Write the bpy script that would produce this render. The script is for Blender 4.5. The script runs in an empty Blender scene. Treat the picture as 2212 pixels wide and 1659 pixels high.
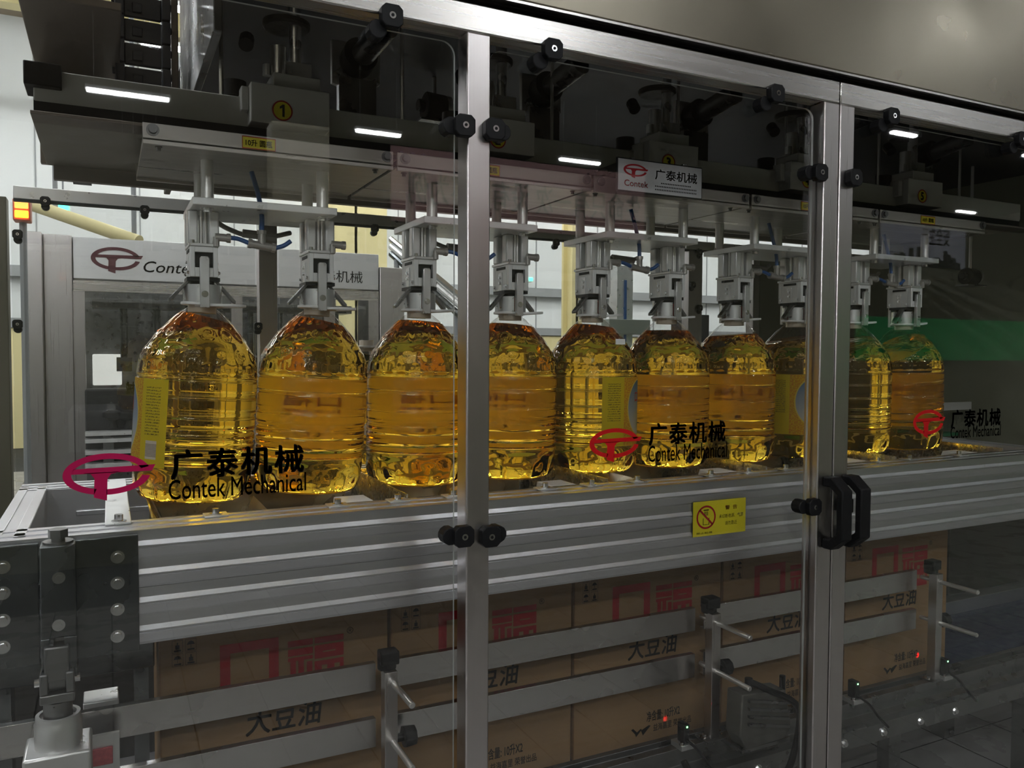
import bpy, bmesh, math, random
from mathutils import Vector, Matrix
random.seed(7)
PI = math.pi
S = bpy.context.scene
C = S.collection
CZ = 1.55                                   # eye height above the floor; all z below are measured from eye level

# ------------------------------------------------------------------ camera
FOC = 1754.0
yw, pt, rl = [math.radians(a) for a in (26.45, 2.25, 0.26)]
FW = Vector((math.sin(yw)*math.cos(pt), math.cos(yw)*math.cos(pt), -math.sin(pt)))
r0 = Vector((math.cos(yw), -math.sin(yw), 0)); u0 = r0.cross(FW)
RT = r0*math.cos(rl)+u0*math.sin(rl); UP = u0*math.cos(rl)-r0*math.sin(rl)
cd = bpy.data.cameras.new('camera'); cam = bpy.data.objects.new('camera', cd); C.objects.link(cam)
cd.sensor_width = 36; cd.lens = FOC/2212*36; cd.clip_start = 0.02; cd.clip_end = 200
cam.matrix_world = Matrix((( RT.x, UP.x, -FW.x, 0), (RT.y, UP.y, -FW.y, 0), (RT.z, UP.z, -FW.z, CZ), (0, 0, 0, 1)))
S.camera = cam
def at(x, y, Y):                            # point of the plane at depth Y seen at that spot of the photograph
    d = FW*FOC + RT*(x-1106) - UP*(y-829.5)
    return d*(Y/d.y)
def rect(x0, y0, x1, y1, Y):
    xm, ym = (x0+x1)/2, (y0+y1)/2
    return at(x0, ym, Y).x, at(x1, ym, Y).x, at(xm, y1, Y).z, at(xm, y0, Y).z

# ------------------------------------------------------------------ world, exposure
w = bpy.data.worlds.new('world'); S.world = w; w.use_nodes = True
w.node_tree.nodes['Background'].inputs[0].default_value = (0.5, 0.53, 0.55, 1)
w.node_tree.nodes['Background'].inputs[1].default_value = 0.0
S.view_settings.view_transform = 'Standard'; S.view_settings.look = 'None'
S.view_settings.gamma = 1.0; S.view_settings.use_curve_mapping = False
S.view_settings.exposure = 0.75
LAMP = 40.0                                 # strength of the fluorescent tubes
cy = S.cycles
cy.max_bounces = 11; cy.diffuse_bounces = 3; cy.glossy_bounces = 4; cy.transmission_bounces = 9
cy.use_adaptive_sampling = True; cy.adaptive_threshold = .035; cy.adaptive_min_samples = 16
cy.transparent_max_bounces = 24; cy.caustics_reflective = False; cy.caustics_refractive = True
cy.sample_clamp_indirect = 20.0; cy.use_denoising = True

# ------------------------------------------------------------------ materials
MATS = {}
def nodes_of(m):
    m.use_nodes = True
    nt = m.node_tree; return nt, nt.nodes, nt.links
def mat(name, col, metal=0.0, rough=0.5, grain=None, bump=0.0, spot=0.0, emit=0.0, spec=0.5, ecol=None):
    """grain: scale vector of a noise that varies roughness, tone and fine relief"""
    if name in MATS: return MATS[name]
    m = bpy.data.materials.new(name); nt, N, L = nodes_of(m)
    b = N['Principled BSDF']
    b.inputs['Base Color'].default_value = (*col, 1); b.inputs['Metallic'].default_value = metal
    b.inputs['Roughness'].default_value = rough; b.inputs['Specular IOR Level'].default_value = spec
    if emit:
        b.inputs['Emission Color'].default_value = (*(ecol or col), 1); b.inputs['Emission Strength'].default_value = emit
    if grain:
        tc = N.new('ShaderNodeTexCoord'); mp = N.new('ShaderNodeMapping'); nz = N.new('ShaderNodeTexNoise')
        mp.inputs['Scale'].default_value = grain; nz.inputs['Scale'].default_value = 1.0; nz.inputs['Detail'].default_value = 4
        L.new(tc.outputs['Object'], mp.inputs[0]); L.new(mp.outputs[0], nz.inputs['Vector'])
        mr = N.new('ShaderNodeMapRange'); mr.inputs['From Min'].default_value = .3; mr.inputs['From Max'].default_value = .7
        mr.inputs['To Min'].default_value = max(.02, rough-(.018 if max(grain) > 80 else .1)); mr.inputs['To Max'].default_value = rough+(.018 if max(grain) > 80 else .1)
        L.new(nz.outputs[0], mr.inputs[0]); L.new(mr.outputs[0], b.inputs['Roughness'])
        mx = N.new('ShaderNodeMix'); mx.data_type = 'RGBA'
        mx.inputs['A'].default_value = (*[c*(1-spot) for c in col], 1); mx.inputs['B'].default_value = (*[min(1, c*(1+spot)) for c in col], 1)
        L.new(nz.outputs[0], mx.inputs['Factor']); L.new(mx.outputs['Result'], b.inputs['Base Color'])
        if bump and max(grain) <= 80:
            bp = N.new('ShaderNodeBump'); bp.inputs['Strength'].default_value = bump; bp.inputs['Distance'].default_value = .002
            L.new(nz.outputs[0], bp.inputs['Height']); L.new(bp.outputs[0], b.inputs['Normal'])
    MATS[name] = m; return m
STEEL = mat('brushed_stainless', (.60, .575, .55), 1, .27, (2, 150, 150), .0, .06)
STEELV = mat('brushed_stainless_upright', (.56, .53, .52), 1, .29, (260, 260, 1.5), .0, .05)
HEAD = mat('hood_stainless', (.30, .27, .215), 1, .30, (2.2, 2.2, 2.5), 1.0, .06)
ALU = mat('anodised_aluminium', (.72, .72, .75), .95, .33, (1.2, 90, 90), .0, .04)
ALUM = mat('matt_aluminium', (.70, .70, .69), .8, .34, (30, 30, 30), .05, .08)
ALUL = mat('light_aluminium', (.86, .86, .85), .6, .36, (25, 25, 25), .03, .05)
CHROME = mat('chromed_steel', (.8, .8, .8), 1, .14)
ROD = mat('ground_steel_rod', (.80, .79, .76), .8, .34)
DSTEEL = mat('dark_blued_steel', (.155, .165, .17), .95, .26, (9, 9, 9), .1, .35)
MSTEEL = mat('worn_grey_steel', (.22, .22, .22), .9, .32, (20, 20, 20), .1, .25)
BLACK = mat('black_plastic', (.010, .010, .011), 0, .5, (60, 60, 60), .1, .2, spec=.22)
RUBBER = mat('black_rubber', (.012, .012, .012), 0, .6)
DARK = mat('dark_paint', (.022, .022, .025), .1, .5, spec=.3)
CHAINM = mat('cable_chain_plastic', (.03, .032, .045), 0, .4)
GREYP = mat('grey_paint', (.60, .59, .55), .1, .5, (12, 12, 12), .05, .06)
BEIGE = mat('beige_paint', (.80, .74, .55), 0, .5, (5, 5, 5), .05, .08)
PLATEM = mat('brown_grey_plate', (.22, .19, .165), .75, .42, (6, 6, 6), .1, .12)
WHITEP = mat('white_plastic', (.93, .92, .90), 0, .4)
NECKM = mat('milky_plastic', (.72, .62, .5), 0, .35)
RED = mat('red_print', (.40, .018, .025), 0, .6, spec=.2)
RED2 = mat('red_film_backlit', (.50, .006, .085), 0, .5, spec=.2)  # magenta tint for the red film with a bright ground behind it
INK = mat('black_print', (.010, .009, .008), 0, .8, spec=.08)
REDP = mat('red_plastic', (.35, .03, .02), 0, .4)
YEL = mat('yellow_film', (.78, .66, .02), 0, .42)
YELP = mat('pale_yellow_paint', (.80, .70, .36), 0, .5, (2, 2, 2), .05, .08)
BLUEH = mat('blue_air_hose', (.012, .09, .30), 0, .3)
GREYH = mat('grey_hose', (.30, .29, .27), 0, .4)
CARD = mat('corrugated_card', (.34, .205, .098), 0, .8, (3, 3, 70), .15, .14, spec=.15)
CARDE = mat('card_edge', (.30, .17, .085), 0, .85, (3, 3, 160), .2, .25, spec=.1)
BELT = mat('blue_belt', (.012, .018, .06), 0, .55, (40, 40, 40), .1, .2)
TILE = mat('grey_floor_tile', (.35, .34, .33), 0, .3, (4, 4, 4), .1, .16)
GROUT = mat('dark_grout', (.035, .035, .035), 0, .8)
WALLW = mat('white_wall_panel', (.80, .82, .80), 0, .55, (1, 1, .4), .05, .05)
WALLG = mat('grey_wall_ledge', (.32, .33, .33), 0, .5)
CEIL = mat('brown_ceiling', (.34, .27, .19), 0, .7, (.5, .5, .5), .05, .1)
GIRD = mat('grey_girder', (.30, .31, .32), 0, .5)
SCREEN = mat('olive_panel', (.20, .20, .145), 0, .45, (2, 2, 2), .05, .1)
GREENP = mat('mirrored_green', (.04, .62, .20), 0, .5)
LED_G = mat('green_lamp', (.05, .9, .5), 0, .4, emit=4)
LED_O = mat('orange_lamp', (1, .22, .01), 0, .4, emit=5)
LED_S = mat('small_green_led', (.2, 1, .3), 0, .4, emit=6)
LED_R = mat('small_red_led', (1, .05, .05), 0, .4, emit=6)
TUBE = mat('fluorescent_tube', (1, 1, 1), 0, .4, emit=LAMP, ecol=(.93, .97, 1))
PINK = mat('red_reflector_tape', (.55, .10, .12), .3, .3, (200, 200, 200), .3, .5)
POSTER = mat('poster_blue_grey', (.72, .74, .90), 0, .5)
BANNER = mat('banner_rose', (.85, .50, .50), 0, .6)
OFFW = mat('sign_silver', (.55, .55, .56), .5, .4)

def pane_mat(name, tint, ior=1.5, gloss=1.0):
    m = bpy.data.materials.new(name); nt, N, L = nodes_of(m); N.clear()
    o = N.new('ShaderNodeOutputMaterial'); t = N.new('ShaderNodeBsdfTransparent'); g = N.new('ShaderNodeBsdfGlossy')
    g.inputs['Roughness'].default_value = 0.012; g.inputs['Color'].default_value = (gloss, gloss, gloss, 1)
    t.inputs[0].default_value = (*tint, 1)
    f = N.new('ShaderNodeFresnel'); f.inputs[0].default_value = ior
    # the normal is turned to face the eye so that both faces mirror alike
    ge = N.new('ShaderNodeNewGeometry'); mi = N.new('ShaderNodeMath'); mi.operation = 'ABSOLUTE'
    vm = N.new('ShaderNodeVectorMath'); vm.operation = 'DOT_PRODUCT'
    L.new(ge.outputs['Normal'], vm.inputs[0]); L.new(ge.outputs['Incoming'], vm.inputs[1]); L.new(vm.outputs['Value'], mi.inputs[0])
    s = N.new('ShaderNodeMath'); s.operation = 'SUBTRACT'; s.inputs[0].default_value = 1; L.new(mi.outputs[0], s.inputs[1])
    p = N.new('ShaderNodeMath'); p.operation = 'POWER'; p.inputs[1].default_value = 5; L.new(s.outputs[0], p.inputs[0])
    k = ((ior-1)/(ior+1))**2
    q = N.new('ShaderNodeMath'); q.operation = 'MULTIPLY_ADD'; q.inputs[1].default_value = 1-k; q.inputs[2].default_value = k
    L.new(p.outputs[0], q.inputs[0])
    mx = N.new('ShaderNodeMixShader'); L.new(q.outputs[0], mx.inputs[0]); L.new(t.outputs[0], mx.inputs[1]); L.new(g.outputs[0], mx.inputs[2])
    L.new(mx.outputs[0], o.inputs[0]); N.remove(f); MATS[name] = m; return m
GLASS = pane_mat('clear_polycarbonate', (.95, .955, .95), 1.56)
PET = pane_mat('thin_clear_bottle', (.93, .93, .92), 1.6)
EDGE = mat('polycarbonate_edge', (.55, .57, .55), 0, .25)

def oil_mat():
    m = bpy.data.materials.new('golden_oil'); nt, N, L = nodes_of(m); N.clear()
    o = N.new('ShaderNodeOutputMaterial'); g = N.new('ShaderNodeBsdfGlass'); g.inputs['IOR'].default_value = 1.46
    g.inputs['Roughness'].default_value = 0.0; g.inputs['Color'].default_value = (1, .97, .86, 1)
    v = N.new('ShaderNodeVolumeAbsorption'); v.inputs['Color'].default_value = (.982, .83, .0, 1); v.inputs['Density'].default_value = 15
    L.new(g.outputs[0], o.inputs['Surface']); L.new(v.outputs[0], o.inputs['Volume']); return m
OIL = oil_mat()

def label_mat():
    """printed film: yellow ground, blue oval paling downwards, wheat tone, lines of small print, bar code"""
    m = bpy.data.materials.new('bottle_label_print'); nt, N, L = nodes_of(m)
    b = N['Principled BSDF']; b.inputs['Roughness'].default_value = .35
    uv = N.new('ShaderNodeUVMap'); uv.uv_map = 'uv'; sp = N.new('ShaderNodeSeparateXYZ'); L.new(uv.outputs[0], sp.inputs[0])
    def M(op, a, b_=None, c=None):
        n = N.new('ShaderNodeMath'); n.operation = op
        for i, v in enumerate((a, b_, c)):
            if v is None: continue
            if isinstance(v, (int, float)): n.inputs[i].default_value = v
            else: L.new(v, n.inputs[i])
        return n.outputs[0]
    U, V = sp.outputs[0], sp.outputs[1]
    def mixc(f, a, b2):
        n = N.new('ShaderNodeMix'); n.data_type = 'RGBA'; L.new(f, n.inputs['Factor'])
        for k, v in (('A', a), ('B', b2)):
            if isinstance(v, tuple): n.inputs[k].default_value = (*v, 1)
            else: L.new(v, n.inputs[k])
        return n.outputs['Result']
    def band(x, lo, hi): return M('MULTIPLY', M('GREATER_THAN', x, lo), M('LESS_THAN', x, hi))
    nz = N.new('ShaderNodeTexNoise'); nz.inputs['Scale'].default_value = 60; L.new(uv.outputs[0], nz.inputs['Vector'])
    wheat = mixc(M('GREATER_THAN', nz.outputs[0], .5), (.80, .60, .03), (.70, .34, .03))
    dx = M('DIVIDE', M('SUBTRACT', U, .5), .21); dy = M('DIVIDE', M('SUBTRACT', V, .55), .40)
    r = M('ADD', M('MULTIPLY', dx, dx), M('MULTIPLY', dy, dy))
    halo = M('LESS_THAN', M('ABSOLUTE', M('SUBTRACT', U, .5)), .27)
    col = mixc(halo, (.80, .70, .02), wheat)
    col = mixc(M('LESS_THAN', r, 1.12), col, (.85, .76, .15))
    sky = mixc(M('DIVIDE', M('SUBTRACT', V, .15), .8), (.70, .80, .85), (.06, .20, .52))
    col = mixc(M('LESS_THAN', r, 1.0), col, sky)
    # small print on both side fields
    sidef = M('ADD', band(U, .055, .19), band(U, .81, .945))
    lines = M('GREATER_THAN', M('SINE', M('MULTIPLY', V, 190)), .1)
    ch = N.new('ShaderNodeTexNoise'); ch.inputs['Scale'].default_value = 1
    mp = N.new('ShaderNodeMapping'); mp.inputs['Scale'].default_value = (150, 60, 1); L.new(uv.outputs[0], mp.inputs[0]); L.new(mp.outputs[0], ch.inputs['Vector'])
    txt = M('MULTIPLY', M('MULTIPLY', sidef, band(V, .36, .92)), M('MULTIPLY', lines, M('GREATER_THAN', ch.outputs[0], .5)))
    col = mixc(txt, col, (.16, .14, .02))
    code = M('MULTIPLY', band(U, .83, .93), band(V, .09, .30))
    col = mixc(code, col, (.8, .8, .78))
    bars = M('MULTIPLY', M('MULTIPLY', code, band(V, .12, .27)), M('GREATER_THAN', M('SINE', M('MULTIPLY', V, 420)), .1))
    col = mixc(bars, col, (.2, .2, .2))
    ge = N.new('ShaderNodeNewGeometry'); col = mixc(ge.outputs['Backfacing'], col, (.95, .80, .22))   # pale gummed side
    L.new(col, b.inputs['Base Color'])
    tr = N.new('ShaderNodeBsdfTranslucent'); L.new(col, tr.inputs[0])
    ad = N.new('ShaderNodeMixShader'); ad.inputs[0].default_value = .6
    L.new(b.outputs[0], ad.inputs[1]); L.new(tr.outputs[0], ad.inputs[2]); L.new(ad.outputs[0], N['Material Output'].inputs['Surface'])
    return m
LABELM = label_mat()

# ------------------------------------------------------------------ mesh helpers
def BM(): return bmesh.new()
def box(bm, x0, x1, y0, y1, z0, z1, m=0):
    v = [bm.verts.new((x, y, z)) for z in (z0, z1) for y in (y0, y1) for x in (x0, x1)]
    for q in ((0, 2, 3, 1), (4, 5, 7, 6), (0, 1, 5, 4), (2, 6, 7, 3), (0, 4, 6, 2), (1, 3, 7, 5)):
        f = bm.faces.new([v[i] for i in q]); f.material_index = m
    return v
def cyl(bm, p, q, r, seg=16, r2=None, m=0, smooth=True):
    p, q = Vector(p), Vector(q); d = (q-p).normalized(); r2 = r if r2 is None else r2
    a = d.orthogonal().normalized(); b = d.cross(a)
    A, B = [], []
    for i in range(seg):
        t = 2*PI*i/seg; e = a*math.cos(t)+b*math.sin(t)
        A.append(bm.verts.new(p+e*r)); B.append(bm.verts.new(q+e*r2))
    for i in range(seg):
        j = (i+1) % seg; f = bm.faces.new((A[i], A[j], B[j], B[i])); f.smooth = smooth; f.material_index = m
    bm.faces.new(A[::-1]).material_index = m; bm.faces.new(B).material_index = m
def tube(bm, pts, r, seg=10, m=0):
    P = [Vector(p) for p in pts]; rings = []; a = None
    for i, p in enumerate(P):
        d = (P[min(i+1, len(P)-1)]-P[max(i-1, 0)]).normalized()
        a = d.orthogonal().normalized() if a is None else (a-d*a.dot(d)).normalized()
        b = d.cross(a)
        rings.append([bm.verts.new(p+a*r*math.cos(2*PI*k/seg)+b*r*math.sin(2*PI*k/seg)) for k in range(seg)])
    for A, B in zip(rings, rings[1:]):
        for k in range(seg):
            f = bm.faces.new((A[k], A[(k+1) % seg], B[(k+1) % seg], B[k])); f.smooth = True; f.material_index = m
    bm.faces.new(rings[0][::-1]); bm.faces.new(rings[-1])
def curve_pts(P, n=8):                      # Catmull-Rom through P
    P = [Vector(p) for p in P]; Q = [2*P[0]-P[1]]+P+[2*P[-1]-P[-2]]; out = []
    for i in range(1, len(Q)-2):
        a, b, c, d = Q[i-1:i+3]
        for k in range(n):
            t = k/n
            out.append(.5*((2*b)+(c-a)*t+(2*a-5*b+4*c-d)*t*t+(3*b-a-3*c+d)*t**3))
    return out+[P[-1]]
def prism(bm, poly, axis, a, b, m=0):       # polygon extruded along an axis; axis 'x': (y,z) pairs, 'y': (x,z), 'z': (x,y)
    def P(u, v, t): return {'x': (t, u, v), 'y': (u, t, v), 'z': (u, v, t)}[axis]
    A = [bm.verts.new(P(u, v, a)) for u, v in poly]; B = [bm.verts.new(P(u, v, b)) for u, v in poly]
    n = len(poly); fs = []
    for i in range(n):
        j = (i+1) % n; fs.append(bm.faces.new((A[i], A[j], B[j], B[i])))
    fs.append(bm.faces.new(A[::-1])); fs.append(bm.faces.new(B))
    for f in fs: f.material_index = m
def lathe(bm, prof, cx, cy_, cz, seg=24, m=0):
    R = []
    for r, z in prof: R.append([bm.verts.new((cx+r*math.cos(2*PI*k/seg), cy_+r*math.sin(2*PI*k/seg), cz+z)) for k in range(seg)])
    for A, B in zip(R, R[1:]):
        for k in range(seg):
            f = bm.faces.new((A[k], A[(k+1) % seg], B[(k+1) % seg], B[k])); f.smooth = True; f.material_index = m
    bm.faces.new(R[0][::-1]); bm.faces.new(R[-1])
def bolt(bm, p, d, r=.006, h=.005, m=0):    # cap screw: washer, head, recessed socket look
    p, d = Vector(p), Vector(d).normalized()
    cyl(bm, p, p+d*h*.3, r*1.5, 16, m=m); cyl(bm, p+d*h*.3, p+d*h*1.2, r, 14, r*.93, m=m)
    cyl(bm, p+d*h*1.2, p+d*h*1.22, r*.5, 6, m=m, smooth=False)
def hexbolt(bm, p, d, r=.006, h=.006):
    p, d = Vector(p), Vector(d).normalized()
    cyl(bm, p, p+d*h*.2, r*1.5, 16); cyl(bm, p+d*h*.2, p+d*h*1.2, r, 6, smooth=False)

ORG = {}
def obj(name, bm, m, parent=None, label=None, bev=0.0, fix=True, sharp=.5):
    me = bpy.data.meshes.new(name)
    if fix: bmesh.ops.recalc_face_normals(bm, faces=bm.faces)
    if parent is None:
        xs = [v.co.x for v in bm.verts]; ys = [v.co.y for v in bm.verts]; zs = [v.co.z for v in bm.verts]
        org = Vector(((min(xs)+max(xs))/2, (min(ys)+max(ys))/2, min(zs)))
    else: org = ORG[parent.name]
    for v in bm.verts: v.co -= org
    bm.to_mesh(me); bm.free()
    if sharp: me.set_sharp_from_angle(angle=sharp)
    for q in (m if isinstance(m, (list, tuple)) else [m]): me.materials.append(q)
    o = bpy.data.objects.new(name, me); C.objects.link(o)
    if parent is None: o.location = org+Vector((0, 0, CZ))
    else: o.parent = parent
    ORG[o.name] = org
    if label: o['label'] = label
    if bev:
        md = o.modifiers.new('bevel', 'BEVEL'); md.width = bev; md.segments = 2; md.limit_method = 'ANGLE'; md.angle_limit = .7
        md.harden_normals = False
    return o
def thing(name, label, cat, loc, group=None):
    o = bpy.data.objects.new(name, None); C.objects.link(o); o.empty_display_size = .05
    o.location = Vector(loc)+Vector((0, 0, CZ)); ORG[o.name] = Vector(loc)
    o['label'] = label; o['category'] = cat
    if group: o['group'] = group
    return o
def tag(o, label, cat, group=None):
    o['label'] = label; o['category'] = cat
    if group: o['group'] = group
    return o
def struct(name, bm, m, label=None, cat='wall', bev=0):
    o = obj(name, bm, m, None, bev=bev); o['kind'] = 'structure'
    if label: o['label'] = label
    o['category'] = cat
    return o
def copy_tree(o, parent=None):
    c = o.copy(); C.objects.link(c); c.parent = parent
    for ch in list(o.children): copy_tree(ch, c)
    return c
def one(name, m, parent, f, bev=0, label=None):
    bm = BM(); f(bm); return obj(name, bm, m, parent, bev=bev, label=label)
def each(name, m, parent, fs, bev=0):
    for f in fs: one(name, m, parent, f, bev)
def obox(name, m, parent, x0, x1, y0, y1, z0, z1, bev=0, label=None):
    bm = BM(); box(bm, x0, x1, y0, y1, z0, z1); return obj(name, bm, m, parent, bev=bev, label=label)

# lettering -------------------------------------------------------
def text_bm(s, bold=0.0, shear=0.0, spacing=1.0):
    cu = bpy.data.curves.new('lettering', 'FONT'); cu.body = s; cu.size = 1; cu.shear = shear
    cu.space_character = spacing; cu.resolution_u = 3; cu.fill_mode = 'FRONT'
    o = bpy.data.objects.new('lettering', cu); C.objects.link(o)
    dg = bpy.context.evaluated_depsgraph_get(); dg.update()
    me = bpy.data.meshes.new_from_object(o.evaluated_get(dg)); bm = BM(); bm.from_mesh(me)
    bpy.data.objects.remove(o); bpy.data.meshes.remove(me); bpy.data.curves.remove(cu)
    if bold:                                # heavier strokes: the outline repeated a little to each side
        geo = bm.verts[:]+bm.edges[:]+bm.faces[:]
        for dx, dy in ((1, 0), (.7, .7), (0, 1), (.5, .35)):
            d = bmesh.ops.duplicate(bm, geom=geo)['geom']
            bmesh.ops.translate(bm, verts=[v for v in d if isinstance(v, bmesh.types.BMVert)], vec=(dx*bold, dy*bold, 0))
    return bm
def fit(bm, x0, x1, z0, z1, Y, flip=False, thick=0.0):
    """lay the flat bmesh (in x,y) upright in the plane Y within the given rectangle; it faces -Y (or +Y when flip)"""
    xs = [v.co.x for v in bm.verts]; ys = [v.co.y for v in bm.verts]
    a, b, c, d = min(xs), max(xs), min(ys), max(ys)
    for v in bm.verts:
        u = (v.co.x-a)/(b-a); t = (v.co.y-c)/(d-c)
        if flip: u = 1-u
        v.co = Vector((x0+(x1-x0)*u, Y, z0+(z1-z0)*t))
    return bm
def text(name, s, m, parent, x0, x1, z0, z1, Y, bold=0, shear=0, flip=False, spacing=1.0):
    bm = text_bm(s, bold, shear, spacing); fit(bm, x0, x1, z0, z1, Y, flip)
    return obj(name, bm, m, parent, fix=False)
def poly(bm, pts):
    return bm.faces.new([bm.verts.new((x, y, 0)) for x, y in pts])
def bar(bm, x0, y0, x1, y1): poly(bm, [(x0, y0), (x1, y0), (x1, y1), (x0, y1)])
def ring_arc(bm, a0, a1, ox, oy, ix, iy, n=40, cx=0, cy_=0):
    A = []
    for i in range(n+1):
        t = math.radians(a0+(a1-a0)*i/n)
        A.append((bm.verts.new((cx+ox*math.cos(t), cy_+oy*math.sin(t), 0)), bm.verts.new((cx+ix*math.cos(t), cy_+iy*math.sin(t), 0))))
    for p, q in zip(A, A[1:]): bm.faces.new((p[0], q[0], q[1], p[1]))
def logo_bm():
    bm = BM()                               # oval ring with a T across it, in a box of about 2 x 1.1
    ring_arc(bm, 16, 252, .95, .53, .77, .385); ring_arc(bm, 268, 350, .95, .53, .77, .385, 20)
    poly(bm, [(-.72, .16), (-.78, .03), (.98, .03), (1.06, .19)])
    pts = [(-.55, .05), (-.36, .02), (-.28, -.10), (-.30, -.58), (-.02, -.68), (0, -.12), (.08, 0), (.30, .05)]
    poly(bm, pts); return bm
def logo(name, m, parent, x0, x1, z0, z1, Y): return obj(name, fit(logo_bm(), x0, x1, z0, z1, Y), m, parent, fix=False)

# ================================================================== THE HALL
FL = -CZ
bm = BM(); box(bm, -14, 30, -20, 24, FL-.1, FL-.006)
floor = struct('floor', bm, GROUT, 'grey tiled factory floor with dark joints', 'floor')
fmesh = None
for i in range(20):
    for j in range(14):
        x, y = -.6+.3*i, -3.0+.3*j
        if fmesh is None:
            b = BM(); box(b, .003, .297, .003, .297, -.008, 0)
            b2 = obj('tile', b, TILE, floor); b2.location = Vector((x, y, FL))-ORG['floor']
            for v in b2.data.vertices: v.co += ORG['floor']
            fmesh = b2
        else:
            c = fmesh.copy(); C.objects.link(c); c.parent = floor; c.location = Vector((x, y, FL))-ORG['floor']
bm = BM()
for (xa, xb, ya, yb) in ((-6, -.6, -3.6, 12), (5.4, 20, -3.6, 12), (-.6, 5.4, 1.2, 12)):
    nx, ny = round((xb-xa)/.3), round((yb-ya)/.3)
    for i in range(nx):
        for j in range(ny):
            x, y = xa+.3*i, ya+.3*j
            bm.faces.new([bm.verts.new(p) for p in ((x+.003, y+.003, FL), (x+.297, y+.003, FL), (x+.297, y+.297, FL), (x+.003, y+.297, FL))])
o = obj('far_tiles', bm, TILE, floor, fix=False); o['kind'] = 'stuff'

def wall(name, x0, x1, y0, y1, z0, z1, m, lab): 
    bm = BM(); box(bm, x0, x1, y0, y1, z0, z1); return struct(name, bm, m, lab, 'wall')
ZC = 5.2
wb = wall('wall_back', -14, 30, 15, 15.2, FL, ZC, WALLW, 'pale panelled hall wall beyond the machines')
for k in range(26):                         # panel seams and ledges of the far wall
    obox('seam', WALLG, wb, -10+1.5*k, -9.98+1.5*k, 14.985, 15, FL, ZC)
obox('ledge', WALLG, wb, -14, 30, 14.8, 15, 1.15, 1.32); obox('ledge', WALLG, wb, -14, 30, 14.8, 15, .35, .5)
obox('lower_band', YELP, wb, -14, 30, 14.85, 15, FL, .34)
wall('wall_left', -14.2, -14, -20, 24, FL, ZC, WALLW, 'pale hall wall at the left end')
wall('wall_right', 30, 30.2, -20, 24, FL, ZC, SCREEN, 'olive hall wall at the right end')
wall('wall_front', -14, 30, -20.2, -20, FL, ZC, mat('dim_wall', (.22, .22, .2), 0, .6), 'dim hall wall far behind the viewer')
bm = BM(); box(bm, -14, 30, -20, 15, ZC, ZC+.1)
struct('ceiling', bm, CEIL, 'brownish hall ceiling', 'ceiling')
def light(x, y, z, n=1.2):
    t = thing('ceiling_light', 'twin tube batten light under the hall ceiling, in rows mostly added as fill', 'lamp', (x, y, z), 'batten lights under the hall ceiling')
    obox('housing', WHITEP, t, x-n/2, x+n/2, y-.06, y+.06, z+.02, z+.07)
    one('diffuser', TUBE, t, lambda b: prism(b, [(y-.045, z+.02), (y-.05, z-.005), (y-.035, z-.025), (y+.035, z-.025), (y+.05, z-.005), (y+.045, z+.02)], 'x', x-n/2+.02, x+n/2-.02))
    for s in (-1, 1): obox('suspension_rod', WHITEP, t, x+s*n*.4-.004, x+s*n*.4+.004, y-.004, y+.004, z+.07, ZC)
    return t
HL = 4.0
for a, b_, c_ in ((185, 370, 205), (760, 875, 288), (1908, 1995, 290), (2052, 2120, 458), (1195, 1310, 349), (2196, 2262, 338), (262, 292, 341), (306, 342, 348), (1100, 1215, 20)):
    p, q = at(a, c_, 1), at(b_, c_, 1); p, q = p*(HL/p.z), q*(HL/q.z)   # fixtures of the hall behind the viewer, mirrored in the panes
    l = light((p.x+q.x)/2, 2*1.2265-(p.y+q.y)/2, HL, min(1.6, abs(q.x-p.x)))
    l['group'] = 'tube lights mirrored in the panes'
    l['label'] = {185: 'tube light mirrored on the beam left of the number 1 disc', 760: 'tube light mirrored just left of the first steel post', 1908: 'tube light mirrored under the top clamp of the right pane',
        2052: 'tube light mirrored above the round motor in the right pane', 1195: 'tube light mirrored left of the maker sign', 2196: 'tube light mirrored at the right edge of the picture',
        262: 'short tube light mirrored below the beam, first of two', 306: 'short tube light mirrored below the beam at the channel corner', 1100: 'tube light glinting on the hood above the first post'}[a]
for x in (-5, -1, 3, 7, 11, 15): light(x, 7.6, HL-.2); light(x+2, 8.7, HL-.2); light(x+2, 11.2, HL-.2)  # rear hall rows; the offset battens are added to brighten it
for x in (-5, -2, 1, 4, 7, 10, 13, 16): light(x, 9.9, HL-.2)  # row added to light the bottle labels from behind
for x in (-5, -2, 1, 4, 7, 10, 13, 16, 19): light(x, 12.6, HL-.2)  # further row added for the same backlight on the labels
for x in (-7, -4, -1.6): light(x, 1.5, HL-.2)
for x in (3.2, 9.2): light(x, -3.9, HL)  # left one added as front fill, right one glares on the hood
for x, y in ((.3, -6.2), (4.3, -6.2)): light(x, y, HL)
for y in (-4.2, -6.4, -8.6, -10.8, -13.0):  # unseen battens added out of frame to light the machine inside
    for x in (-2.4, -4.6, -6.8): light(x, y, HL)
for x in (-2.6, -4.8): light(x, 2.9, HL-.6)  # unseen battens added to send light under the hood from the left
light(-.6, -2.1, HL)  # unseen batten added to brighten the floor in front
for x in (-2.5, .5, 3.5, 6.5): light(x, 4.3, HL-.2)  # unseen battens added to brighten the aisle and the bottle backs

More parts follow.
